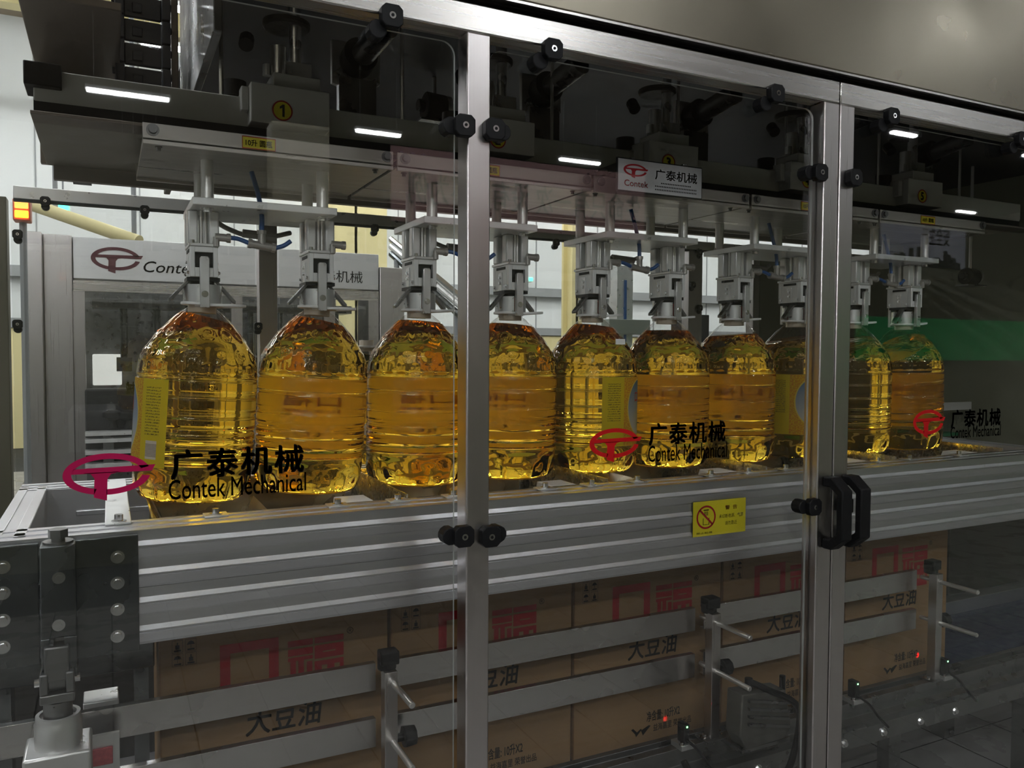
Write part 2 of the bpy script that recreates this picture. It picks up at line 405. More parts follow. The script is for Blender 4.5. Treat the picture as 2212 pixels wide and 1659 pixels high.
# yellow columns and girders of the hall behind the machine
def hall_column(px0, px1, y, lab, m=YELP, yb=None):
    x0, x1 = at(px0, 600, y).x, at(px1, 600, y).x
    bm = BM(); box(bm, x0, x1, y, y+.05, FL, ZC); box(bm, x0, x1, y+.25, y+.3, FL, ZC); box(bm, (x0+x1)/2-.02, (x0+x1)/2+.02, y, y+.3, FL, ZC)
    return struct('column_trim', bm, m, lab, 'column')
hall_column(1236, 1258, 10, 'pale yellow steel column in the hall behind the middle pane').name = 'trim_1'
hall_column(700, 836, 12, 'wide pale yellow column behind the second gripper').name = 'trim_2'
for k, y in enumerate((5.0, 9.5, 13.5)):    # roof girders
    bm = BM(); box(bm, -14, 30, y, y+.12, ZC-.35, ZC-.02); box(bm, -14, 30, y-.08, y+.2, ZC-.37, ZC-.33)
    struct('trim_%d' % (k+4), bm, YELP if k else GIRD, 'roof girder number %d from the viewer' % (k+1), 'girder')

# ------------------------------------------------------------------ things behind the viewer, seen as reflections in the panes
MY = 1.226; VY = 6.45; YB = 2*MY-VY         # mirror plane, virtual depth, real depth
bm = BM(); box(bm, -5, 24, YB-.15, YB-.03, FL, 1.55)
pw = struct('wall_partition', bm, mat('partition_paint', (.17, .165, .11), 0, .5), 'low partition behind the viewer, mirrored in the panes', 'wall')
x0, x1, z0, z1 = rect(1840, 690, 2300, 770, VY)
obox('green_band', GREENP, pw, at(1850, 720, VY).x, 20, YB-.03, YB-.01, z0-.05, z1)  # band put in for the green glow mirrored in the right pane
x0, x1, z0, z1 = rect(1060, 372, 1392, 530, VY)
t = thing('safety_banner', 'rose safety banner lettered in Chinese, seen mirrored in the middle pane', 'banner', (x0, YB, z0))
obox('cloth', BANNER, t, x0-.9, x1, YB-.02, YB, z0+.1, z1+.05)
text('lettering', '生命只有一次 没有下不为例', INK, t, x0-.75, at(1382, 450, VY).x, at(1225, 470, VY).z, at(1225, 405, VY).z, YB+.004, .01, flip=True)
x0, x1, z0, z1 = rect(1902, 490, 2085, 575, VY)
t = thing('skyline_poster', 'blue grey poster with a skyline, seen mirrored in the right pane', 'poster', (x0, YB, z0))
obox('sheet', POSTER, t, x0, x1, YB-.02, YB, z0, z1)
text('lettering', '安全生产', INK, t, at(1990, 525, VY).x, at(2050, 525, VY).x, z0+.33*(z1-z0)+.1, z0+.33*(z1-z0)+.32, YB+.004, .01, flip=True)
bm = BM(); xx = x0+.05
while xx < x1-.1:
    wd = random.uniform(.05, .12); hh = random.uniform(.05, .22); bar(bm, xx, 0, xx+wd, hh); xx += wd
bar(bm, x0+.05, -.01, xx, 0)
for v in bm.verts: v.co = Vector((v.co.x, YB+.003, z0+.01+v.co.y))
obj('skyline', bm, MSTEEL, t, fix=False)
x0, x1, z0, z1 = rect(588, 268, 712, 485, VY-.2)
t = thing('mirrored_casing', 'beige cabinet put in behind the viewer to mirror as a pale patch below disc 1', 'casing', ((x0+x1)/2, YB, z0))
obox('carcass', BEIGE, t, x0, x1, YB-.028, YB+.2, z0, z1, .004); obox('door', BEIGE, t, x0+.01, x1-.01, YB+.2, YB+.215, z0+.01, z1-.01, .002)  # plain beige form made up for the pale mirrored patch

# ================================================================== THE OPPOSITE MACHINE (far side of the aisle)
t = thing('opposite_machine', 'second stainless machine across the aisle with cut-out maker lettering', 'machine', (.8, 6.2, FL))
Y = 6.0
x0, x1, z0, z1 = rect(148, 0, 818, 0, Y)[0], at(818, 570, Y).x, .465, .735
obox('header_panel', mat('bright_stainless', (.72, .72, .72), .8, .4, (2, 80, 80), .05, .06), t, x0, x1, Y, Y+.6, z0, z1, .004)
obox('side_column', STEELV, t, at(65, 780, Y).x, at(97, 780, Y).x, Y-.1, Y+.6, FL, .74, .004)
obox('side_column', STEELV, t, at(98, 780, Y).x, x0-.004, Y-.02, Y+.6, FL, .74, .004)
obox('side_column', STEELV, t, x1+.004, at(872, 780, Y).x, Y-.02, Y+.6, FL, .64, .004)
logo('maker_logo', mat('maroon_print', (.10, .02, .03), .2, .4), t, at(196, 560, Y).x, at(309, 560, Y).x, at(250, 591, Y).z, at(250, 534, Y).z, Y-.003)
text('maker_lettering', 'Contek', INK, t, at(310, 575, Y).x, at(430, 575, Y).x, at(360, 590, Y).z, at(360, 566, Y).z, Y-.003, .008, .25)
text('maker_lettering', '广泰机械', INK, t, at(665, 597, Y).x, at(783, 597, Y).x, at(725, 610, Y).z, at(725, 584, Y).z, Y-.003)
zf = z0-.01
obox('frame_bar', STEEL, t, x0, x1, Y+.0, Y+.06, zf-.07, zf)
for a, b in ((150, 184), (500, 524), (700, 724), (796, 818)):
    obox('frame_post', STEELV, t, at(a, 700, Y).x, at(b, 700, Y).x, Y, Y+.06, FL+.1, zf-.07)
obox('pane', GLASS, t, x0+.06, x1-.06, Y+.03, Y+.036, FL+.1, zf-.07)
bkz = .3
obox('back_panel', MSTEEL, t, x0, x1, Y+1.3, Y+1.35, FL, z1)
obox('gripper_beam', MSTEEL, t, x0+.1, x1-.1, Y+.4, Y+.7, .30, .36)
for k in range(8):
    xx = x0+.3+k*.22
    one('guide_column', DSTEEL, t, lambda b: (cyl(b, (xx, Y+.5, -.05), (xx, Y+.5, .3), .025, 12), box(b, xx-.05, xx+.05, Y+.44, Y+.56, -.15, -.05)))
X0, X1, Z0, Z1 = rect(200, 765, 263, 832, Y+.6)
obox('bright_opening', mat('opening_glow', (.9, .9, .86), 0, .5, emit=.55, ecol=(1, 1, .95)), t, X0, X1, Y+.58, Y+.6, Z0, Z1, .03, label='bright rounded opening')  # glowing plate stands in for light coming through the opening
X0, X1, Z0, Z1 = rect(186, 838, 292, 1000, Y-.05)
obox('control_block', DARK, t, X0, X1, Y-.25, Y-.02, Z0, Z1, .01)
obox('lower_panel', MSTEEL, t, X0, x1, Y-.02, Y, FL+.05, -.42)
for px in (243, 276): one('knob', BLACK, t, lambda b: (lathe(b, [(.03, 0), (.02, .03), (.02, .05), (.055, .07), (.055, .1), (.03, .115)], at(px, 905, Y-.3).x, Y-.3, at(px, 925, Y-.3).z, 16)))
for py in (935, 950, 975, 1003): 
    a = at(235, py, Y-.35); obox('bracket_arm', ALUL, t, a.x-.13, a.x+.13, Y-.4, Y-.3, a.z-.012, a.z+.012)
obox('bracket_arm', MSTEEL, t, at(235, 1000, Y-.35).x-.03, at(235, 1000, Y-.35).x+.03, Y-.36, Y-.3, at(235, 1020, 5.7).z, at(235, 930, 5.7).z)

# conveyor frames, ladder and duct further back
t = thing('pale_pipe', 'pale yellow pipe slanting down behind the top left of the machine', 'pipe', at(60, 440, 8))
one('run', YELP, t, lambda b: cyl(b, at(40, 432, 8.4), at(300, 522, 7.6), .055, 20))
one('support', GIRD, t, lambda b: (cyl(b, at(120, 462, 8.2), at(120, 462, 8.2)+Vector((0, 0, 2.4)), .02, 8), cyl(b, at(290, 519, 7.65), at(290, 519, 7.65)+Vector((0, 0, 3)), .02, 8)))
t = thing('slanted_tray', 'silver cable tray sloping down between third gripper and post', 'tray', at(1000, 670, 8))
for k, (a, b_) in enumerate((((845, 517), (1003, 648)), ((845, 532), (1003, 668)), ((845, 548), (1003, 690)))):
    one('rail', (CHROME, ALUL, DSTEEL)[k], t, lambda b: cyl(b, at(*a, 8.5), at(*b_, 7.5), .035, 10))
for k in range(2):
    p = at((860, 990)[k], (560, 675)[k], (8.35, 7.6)[k]); one('support', GIRD, t, lambda b: cyl(b, (p.x, p.y+.05, FL), (p.x, p.y+.05, p.z), .03, 8))
t = thing('warning_beacon', 'lit orange lamp in a box at the upper left', 'lamp', at(46, 470, 4.2))
X0, X1, Z0, Z1 = rect(31, 434, 61, 470, 4.2)
obox('housing', mat('beacon_housing', (.6, .12, .05), 0, .4), t, X0-.008, X1+.008, 4.21, 4.3, Z0-.012, Z1+.012, .006)
zm = (Z0+Z1)/2
one('pole', GIRD, t, lambda b: cyl(b, ((X0+X1)/2, 4.27, FL), ((X0+X1)/2, 4.27, Z0-.012), .015, 8))
obox('lens', LED_O, t, X0, X1, 4.2, 4.21, Z0, zm-.004, .004); obox('lens', mat('dim_orange', (1, .3, .05), 0, .4, emit=2.2), t, X0, X1, 4.2, 4.21, zm+.004, Z1, .004)
t = thing('exit_sign', 'small lit green sign near the upper left of the hall', 'sign', at(136, 455, 9))
X0, X1, Z0, Z1 = rect(126, 441, 146, 455, 9)
obox('housing', WHITEP, t, X0-.02, X1+.02, 9.02, 9.06, Z0-.02, Z1+.02); obox('hanger_rod', GIRD, t, (X0+X1)/2-.008, (X0+X1)/2+.008, 9.03, 9.05, Z1+.02, ZC); obox('lit_face', LED_G, t, X0, X1, 9.0, 9.02, Z0, Z1)
t = thing('exit_sign', 'tiny lit green sign on the far wall right of the first post', 'sign', at(1147, 603, 14.5))
X0, X1, Z0, Z1 = rect(1144, 600, 1151, 606, 14.7)
obox('housing', WHITEP, t, X0-.02, X1+.02, 14.72, 15.0, Z0-.02, Z1+.02); obox('lit_face', LED_G, t, X0, X1, 14.7, 14.72, Z0, Z1)
for nm, (a, b_, c_, d_), yy, m, lab in (
    ('storage_tank', (1100, 700, 1180, 760), 11, MSTEEL, 'grey tank behind the fourth bottle'),):
    X0, X1, Z0, Z1 = rect(a, b_, c_, d_, yy)
    t = thing(nm, lab, 'tank', ((X0+X1)/2, yy, FL))
    one('shell', m, t, lambda b: lathe(b, [((X1-X0)/2, FL+.05), ((X1-X0)/2, Z1-.1), ((X1-X0)/2-.1, Z1)], (X0+X1)/2, yy+.6, 0, 32))
    one('foot', MSTEEL, t, lambda b: box(b, X0, X0+.08, yy, yy+.08, FL, FL+.06))
# wrapping machine seen between the fifth and eighth bottle
t = thing('carton_opener', 'grey green machine arm on a frame behind the sixth gripper', 'machine', at(1420, 900, 4.6))
yy = 4.6
X0, X1, Z0, Z1 = rect(1316, 690, 1405, 722, yy); obox('arm', mat('sage_paint', (.26, .30, .26), .1, .5), t, X0, X1, yy, yy+.1, Z0, Z1, .004)
X0, X1, Z0, Z1 = rect(1468, 680, 1522, 740, yy); obox('motor_box', DARK, t, X0, X1, yy-.05, yy+.1, Z0, Z1, .004)
for a in (1475, 1490, 1508): 
    one('rod', ROD, t, lambda b: cyl(b, at(a, 735, yy), at(a, 800, yy), .008, 8))
X0, X1, Z0, Z1 = rect(1350, 500, 1384, 1000, yy)
obox('mast', ALUM, t, X0, X1, yy+.1, yy+.2, FL, .60); obox('mast_strip', BLUEH, t, (X0+X1)/2-.008, (X0+X1)/2+.008, yy+.09, yy+.1, -.3, .5)

# ================================================================== MACHINE HOUSING
YF, YR = 1.20, 3.0                          # front and rear frame planes
XL, XR = -.75, 3.6
t = H = thing('machine_housing', 'stainless steel guard housing with hood over the bottle line', 'machine', (1.4, 2.1, FL))
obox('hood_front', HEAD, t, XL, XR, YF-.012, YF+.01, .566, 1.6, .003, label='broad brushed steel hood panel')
obox('hood_return', STEEL, t, XL, XR, YF-.012, YF+.06, .562, .566)
obox('hood_gap_shade', DARK, t, XL, XR, YF+.03, YF+.06, .545, .565)  # dark strip stands in for the shade inside the gap
hz = .78; ha = at(425, 0, 1); hX = ha.x*hz/ha.z
obox('hood_roof', DARK, t, hX, XR, YF+.01, YR+.1, hz, hz+.03)
obox('hood_back', mat('hood_inside', (.05, .048, .046), .3, .5), t, .50, XR, YR+.02, YR+.05, .56, hz)
# rear frame
obox('rear_top_bar', ALUL, t, -.26, XR, YR, YR+.04, .476, .516, .002)
obox('rear_lower_lip', DARK, t, -.26, XR, YR+.0, YR+.02, .468, .476)
for a, b_ in ((560, 600), (1487, 1516)):
    xa, xb = at(a, 700, YR).x, at(b_, 700, YR).x
    obox('rear_post', STEELV, t, xa, xb, YR, YR+.05, FL, .476, .002)
xs = at(1640, 700, YR).x
obox('corner_post', mat('olive_post', (.15, .14, .10), .3, .45), t, at(-70, 700, YR).x, at(20, 700, YR).x, YR-.02, YR+.05, FL, .476, .002)
obox('rear_post', STEELV, t, xs-.04, xs, YR-.0, YR+.05, FL, .476, .002)
obox('rear_screen', SCREEN, t, xs+.002, XR, YR, YR+.03, FL, .476, label='flat olive panel closing the rear right end')
obox('side_screen', SCREEN, t, XR-.02, XR, YF+.1, YR, FL, 1.05)
for a, b_ in ((18, 560), (600, 1487), (1516, 1640)):
    obox('rear_pane', GLASS, t, at(a, 700, YR).x+.01, at(b_, 700, YR).x-.01, YR+.02, YR+.025, FL+.3, .466)
for q in ((272, 824, 352, 852), (742, 822, 832, 850), (1150, 830, 1240, 856)):
    q = rect(*q, YR+.03); text('rear_lettering', '广泰机械', INK, H, *q, YR+.0265, .05, flip=True)
def clip_at(parent, x, z, Y, sx, sz, sc=1.0):
    """black corner clip that pinches the pane against the frame, with a socket screw"""
    bm = BM(); w, d = .017*sc, .034*sc
    prism(bm, [(x-w, z-w*.6), (x-w*.6, z-w), (x+w*.6, z-w), (x+w, z-w*.6), (x+w, z+w*.6), (x+w*.6, z+w), (x-w*.6, z+w), (x-w, z+w*.6)], 'y', Y-.016*sc, Y-.0005)
    cyl(bm, (x+sx*w*1.1, Y-.004*sc, z+sz*w*1.1), (x+sx*w*1.1, Y+.02*sc, z+sz*w*1.1), w*.85, 12)
    k = obj('clamp', bm, BLACK, parent, bev=.0015)
    bm = BM(); cyl(bm, (x, Y-.017*sc, z), (x, Y-.016*sc+.001, z), .0052*sc, 14)
    obj('screw', bm, CHROME, k)
    bm = BM(); cyl(bm, (x, Y-.0176*sc, z), (x, Y-.0168*sc, z), .0026*sc, 6, smooth=False); obj('screw_socket', bm, BLACK, k)
for px, py, m_ in ((97, 433, 0), (313, 452, 0), (812, 492, 0), (1205, 523, 0), (37, 505, 0), (37, 700, 0), (559, 705, 0), (1515, 545, 0), (1515, 665, 0), (1500, 615, 0)):
    a = at(px, py, YR-.02); clip_at(H, a.x, a.z, YR-.0, 0, -1, .85)

# ================================================================== DOORS
GY = YF+.022
def door(name, label, xl, xr, mull, panes, clips, decals, hinge):
    t = thing(name, label, 'door', ((xl+xr)/2, YF, FL+.12))
    zt, zb = .552, FL+.12
    obox('top_rail', STEEL, t, xl, xr, YF, YF+.04, zt-.045, zt, .0025)
    obox('bottom_rail', STEEL, t, xl, xr, YF, YF+.04, zb, zb+.04, .0025)
    for a, b_ in mull: obox('post', STEELV, t, a, b_, YF, YF+.04, zb+.04, zt-.045, .0025)
    for a, b_, c_, d_ in panes:
        bm = BM(); pts = []; r = .022
        for (cx_, cz_, s) in ((b_-r, d_-r, 0), (a+r, d_-r, 90), (a+r, c_+r, 180), (b_-r, c_+r, 270)):
            for k in range(7):
                an = math.radians(s+15*k); pts.append((cx_+r*math.cos(an), cz_+r*math.sin(an)))
        prism(bm, pts, 'y', GY, GY+.005)
        for f in bm.faces:
            if len(f.verts) == 4: f.material_index = 1
        obj('pane', bm, [GLASS, EDGE], t)
    for px, py, sx, sz in clips:
        a = at(px, py, YF-.015); clip_at(t, a.x, a.z, YF, sx, sz)
    for (lx0, ly0, lx1, ly1), (cx0, cy0, cx1, cy1), (ex0, ey0, ex1, ey1), rc in decals:
        q = rect(lx0, ly0, lx1, ly1, GY); logo('maker_logo', RED2 if rc else mat('red_film_dark_ground', (.60, .010, .012), 0, .5, spec=.2), t, *q, GY-.0006)  # one red film; its tint follows the light behind each logo
        q = rect(cx0, cy0, cx1, cy1, GY); text('maker_lettering', '广泰机械', INK, t, *q, GY-.0006, .055, .0, spacing=1.12)
        q = rect(ex0, ey0, ex1, ey1, GY); text('maker_lettering', 'Contek Mechanical', INK, t, *q, GY-.0006, .010)
    return t
p1a, p1b = .5155, .5565
xA = 1.3389
D1 = door('machine_door', 'left guard door with two clear panes split by a steel post', -.70, xA-.0015,
     ((-.70, -.66), (p1a, p1b), (xA-.043, xA-.0015)),
     ((-.65, p1a-.012, FL+.17, .494), (p1b+.008, xA-.050, FL+.17, .494)),
     ((848, 33, -1, -1), (1197, 105, -1, -1), (1681, 201, -1, -1), (1006, 270, -1, 0), (1071, 278, 1, 0), (1776, 372, -1, 0), (1004, 1160, -1, 0), (1062, 1160, 1, 0), (1762, 1096, -1, 0)),
     (((135, 979, 336, 1081), (368, 965, 657, 1029), (364, 1028, 661, 1070), 1),
      ((1273, 925, 1386, 998), (1401, 911, 1567, 959), (1400, 958, 1570, 993), 0)), -.7)
D2 = door('machine_door', 'right guard door with a single clear pane beyond the double post', xA+.0015, 2.75,
     ((xA+.0015, xA+.043), (2.71, 2.75)), ((xA+.050, 2.70, FL+.17, .494),),
     ((1932, 250, -1, -1), (2212, 300, -1, -1), (1850, 383, 1, 0)),
     (((1972, 885, 2041, 946), (2054, 883, 2161, 922), (2053, 919, 2161, 944), 0),), 2.75)
def handle(parent, x):
    """bridge handle standing off the post"""
    bm = BM(); yo = YF; z0, z1 = -.40, -.252
    prof = [(yo, z1), (yo-.022, z1), (yo-.052, z1-.024), (yo-.052, z0+.024), (yo-.022, z0), (yo, z0), (yo, z0+.02), (yo-.018, z0+.02), (yo-.036, z0+.034), (yo-.036, z1-.034), (yo-.018, z1-.02), (yo, z1-.02)]
    prism(bm, prof, 'x', x-.0145, x+.0145)
    k = obj('handle', bm, BLACK, parent, bev=.003)
handle(D1, at(1788, 1100, YF).x-.002); handle(D2, at(1822, 1100, YF).x+.006)
obox('latch', BLACK, D2, at(1812, 1090, YF).x, at(1828, 1090, YF).x, YF-.02, YF, -.33, -.30, .003)

# ================================================================== CARRIAGE ABOVE THE LINE
P0, PITCH, BY = .167, .2245, 1.70           # first bottle, spacing, depth of the bottle row
def hx(n): return P0+PITCH*n
t = K = thing('gripper_carriage', 'long grey lifting beam and plates above all five gripper stations', 'beam', (1.2, 1.6, .39))
one('beam', GREYP, t, lambda b: prism(b, [(1.62, .432), (1.62, .480), (1.74, .480), (1.74, .422), (1.625, .422)], 'x', -.108, 2.62), .002)
obox('slot_strip', DARK, t, -.108, 2.62, 1.623, 1.68, .404, .432)
obox('underside_plate', PLATEM, t, -.112, 2.62, 1.60, 2.02, .398, .404, .001)
obox('end_cap', BLACK, t, -.121, -.065, 1.60, 1.68, .447, .486, .002)
obox('upper_plate', PLATEM, t, -.13, .03, 1.62, 2.3, .60, .615, .002)
obox('hanger_plate', PLATEM, t, -.125, .0, 2.04, 2.06, .404, 1.6, .002)
obox('hanger_plate', PLATEM, t, .135, .15, 1.98, 2.3, .404, 1.6, .002)
obox('roof_brace', MSTEEL, t, .17, .185, 1.5, 2.2, .55, 1.3, .002)
for k in range(7): one('link_rod', ROD, t, lambda b: cyl(b, (.20+.36*k, 1.65, .48), (.20+.36*k, 1.65, .75), .004, 8))
obox('cross_tie', PLATEM, t, -.1, 2.6, 2.03, 2.05, .37, .404)
t = thing('cable_chain', 'dark cable drag chain hanging vertically at the upper left', 'cable chain', (.06, 1.95, .44))
for k in range(16):
    z = .455+.05*k; bm = BM()
    box(bm, .022, .040, 1.91, 1.97, z, z+.047); box(bm, .112, .130, 1.91, 1.97, z, z+.047); box(bm, .04, .112, 1.925, 1.935, z+.001, z+.046)
    cyl(bm, (.016, 1.945, z+.04), (.134, 1.945, z+.04), .008, 10); box(bm, .055, .075, 1.92, 1.925, z+.01, z+.03); obj('link', bm, CHAINM, t, bev=.002)
for k in range(5):
    o_ = Vector((.012*k, 0, -.004*(k % 2)))
    one('hose_bundle', mat('navy_hose', (.015, .03, .07), 0, .4), K, lambda b: tube(b, curve_pts([at(868, 332, 1.60)+o_, at(835, 352, 1.66)+o_, at(790, 378, 1.75)+o_, at(742, 398, 1.84)+o_], 5), .006, 8))
t = thing('cable_chain', 'short dark chain with bolts hanging behind the left of the beam', 'cable chain', at(178, 390, 2.2))
for k in range(4):
    X0, X1, Z0, Z1 = rect(158, 305+24*k, 198, 326+24*k, 2.2); bm = BM(); box(bm, X0, X1, 2.18, 2.21, Z0, Z1)
    for s in (.3, .7): bolt(bm, (X0+s*(X1-X0), 2.18, (Z0+Z1)/2), (0, -1, 0), .003, .003)
    obj('link', bm, CHAINM, t, bev=.001)
# ---- stations
def station():
    X, Yc = hx(0)+PITCH/2, BY
    t = thing('gripper_station', '', 'gripper', (X, Yc, .28))
    bm = BM(); box(bm, X-.222, X+.219, 1.52, 1.526, .350, .3855); box(bm, X-.222, X+.219, 1.52, 1.86, .356, .361); box(bm, X-.222, X+.219, 1.854, 1.86, .350, .3855)
    obj('mounting_channel', bm, mat('brown_steel_channel', (.44, .41, .38), .85, .36, (3, 60, 60), .05, .08), t, bev=.001)
    for s in (-1, 1):
        each('bolt', MSTEEL, t, [lambda b: bolt(b, (X+s*.206, 1.52, .374), (0, -1, 0), .007, .006), lambda b: bolt(b, (X+s*.195, 1.56, .356), (0, 0, -1), .004, .006)])
    one('valve_block', GREYP, t, lambda b: (box(b, X-.036, X+.111, 1.58, 1.66, .426, .499), box(b, X+.008, X+.098, 1.60, 1.68, .499, .529), box(b, X-.050, X-.036, 1.60, 1.66, .45, .495)), .002)
    one('lift_cylinder', ALUM, t, lambda b: (cyl(b, (X+.025, 1.64, .529), (X+.025, 1.64, .59), .016, 16), cyl(b, (X+.058, 1.64, .529), (X+.058, 1.64, .72), .012, 16), cyl(b, (X+.003, 1.63, .529), (X+.003, 1.63, .55), .009, 12), box(b, X+.035, X+.085, 1.62, 1.66, .529, .56)))
    one('lift_flange', BLACK, t, lambda b: lathe(b, [(.042, 0), (.046, .004), (.046, .012), (.02, .018)], X+.045, 1.66, .635, 24))
    each('buffer', BLACK, t, [lambda b: cyl(b, (X-.055, 1.65, .485), (X-.055, 1.65, .515), .022, 16), lambda b: cyl(b, (X-.035, 1.64, .585), (X-.03, 1.66, .605), .014, 12)])
    b0 = one('motor_mount', ALUM, t, lambda b: prism(b, [(X+.15, .565), (X+.15, .655), (X+.255, .655), (X+.255, .575), (X+.23, .556), (X+.18, .556)], 'y', 1.72, 1.732), .001)
    one('motor_bracket', MSTEEL, b0, lambda b: box(b, X+.16, X+.24, 1.70, 1.72, .476, .575))
    one('motor_flange', BLACK, b0, lambda b: cyl(b, (X+.202, 1.68, .620), (X+.202, 1.72, .614), .036, 28))
    one('motor_shell', MSTEEL, b0, lambda b: cyl(b, (X+.226, 1.58, .645), (X+.205, 1.69, .618), .0245, 24))
    bm = BM(); ring_arc(bm, 0, 360, 1, 1, .86, .86, 40); fit(bm, X+.002, X+.040, .433, .471, 1.5786); obj('disc_rim', bm, RED, t, fix=False)
    bm = BM(); cyl(bm, (X+.021, 1.5792, .452), (X+.021, 1.58, .452), .0175, 32); obj('number_disc', bm, YEL, t)
    x0, x1, z0, z1 = rect(528, 292, 601, 322, 1.549)
    z0, z1 = .360, .382
    obox('type_label', YEL, t, X-.061, X-.003, 1.5188, 1.52, z0, z1)
    bm = BM(); bar(bm, 0, 0, 1, .07); bar(bm, 0, .93, 1, 1); bar(bm, 0, .07, .02, .93); bar(bm, .98, .07, 1, .93); fit(bm, X-.061, X-.003, z0, z1, 1.5184)
    obj('label_border', bm, RED, t, fix=False)
    text('label_lettering', '10升 圆瓶', INK, t, X-.055, X-.009, z0+.005, z1-.005, 1.5182, .03)
    for sx in (-1, 1):
        for sy in (-.068, .068): one('column', ROD, t, lambda b: cyl(b, (X+sx*.108, Yc+sy, .282), (X+sx*.108, Yc+sy, .358), .0115, 20))
    bm = BM(); box(bm, X-.137, X+.130, 1.60, 1.80, .268, .282); obj('flange_plate', bm, ALUL, t, bev=.0012)
    for sx in (-1, 1):
        each('nut', CHROME, t, [lambda b: hexbolt(b, (X+sx*.108, 1.63, .268), (0, 0, -1), .0075, .007), lambda b: hexbolt(b, (X+sx*.118, 1.77, .282), (0, 0, 1), .006, .006)])
    # hoses and tee
    c = Vector((X-.006, 1.655, .207))
    one('hose_tee', mat('nickel_fitting', (.45, .43, .40), .6, .35), t, lambda b: (cyl(b, c+Vector((-.022, 0, .002)), c+Vector((.022, 0, -.004)), .0078, 14), cyl(b, c, c+Vector((0, 0, .026)), .0072, 14),
        cyl(b, c+Vector((-.026, 0, .003)), c+Vector((-.019, 0, .002)), .0095, 12), cyl(b, c+Vector((.019, 0, -.003)), c+Vector((.026, 0, -.004)), .0095, 12), cyl(b, c+Vector((0, 0, .022)), c+Vector((0, 0, .029)), .009, 12)))
    one('air_hose', BLUEH, t, lambda b: tube(b, curve_pts([c+Vector((-.024, 0, .003)), c+Vector((-.045, 0, .010)), c+Vector((-.062, 0, .011))], 5), .0045, 10))
    one('air_hose', BLUEH, t, lambda b: tube(b, curve_pts([c+Vector((.024, 0, -.004)), c+Vector((.042, 0, .002)), c+Vector((.056, 0, .012))], 5), .0045, 10))
    one('air_hose', BLUEH, t, lambda b: tube(b, curve_pts([c+Vector((0, 0, .025)), c+Vector((.001, .004, .06)), c+Vector((-.004, .012, .10)), c+Vector((-.016, .016, .145))], 6), .0048, 10))
    one('loose_hose', GREYH, t, lambda b: (tube(b, curve_pts([(X-.085, 1.76, .268), (X-.06, 1.75, .25), (X-.02, 1.74, .236), (X+.03, 1.74, .238), (X+.07, 1.76, .25)], 6), .005, 8),
        cyl(b, (X-.03, 1.74, .240), (X+.035, 1.74, .236), .009, 10)))
    return t
st0 = station()
stations = [st0]
SLAB = ['gripper station under the yellow number 1 disc, left of the steel post', 'gripper station just right of the steel post, its number 2 disc cut by a clamp',
        'gripper station behind the silver maker sign in the middle pane', 'gripper station under the yellow number 4 disc', 'gripper station seen through the right pane, under the number 5 disc']
for k in range(1, 5):
    c = copy_tree(st0); c.location.x += 2*PITCH*k; stations.append(c)
for k, s in enumerate(stations):
    s['label'] = SLAB[k]; s['group'] = 'gripper stations over the bottle line'
    x = s.location.x; ORG[s.name] = Vector((x, BY, .28))
    if k == 0:
        bm = BM(); bar(bm, .5, 0, .78, 1); poly(bm, [(.5, .72), (.2, .62), (.2, .8), (.55, 1)])
        obj('disc_number', fit(bm, x+.021-.005, x+.021+.004, .4405, .4635, 1.5784), INK, s, fix=False)
    else: text('disc_number', str(k+1), INK, s, x+.021-.0065, x+.021+.0065, .4405, .4635, 1.5784, .07)
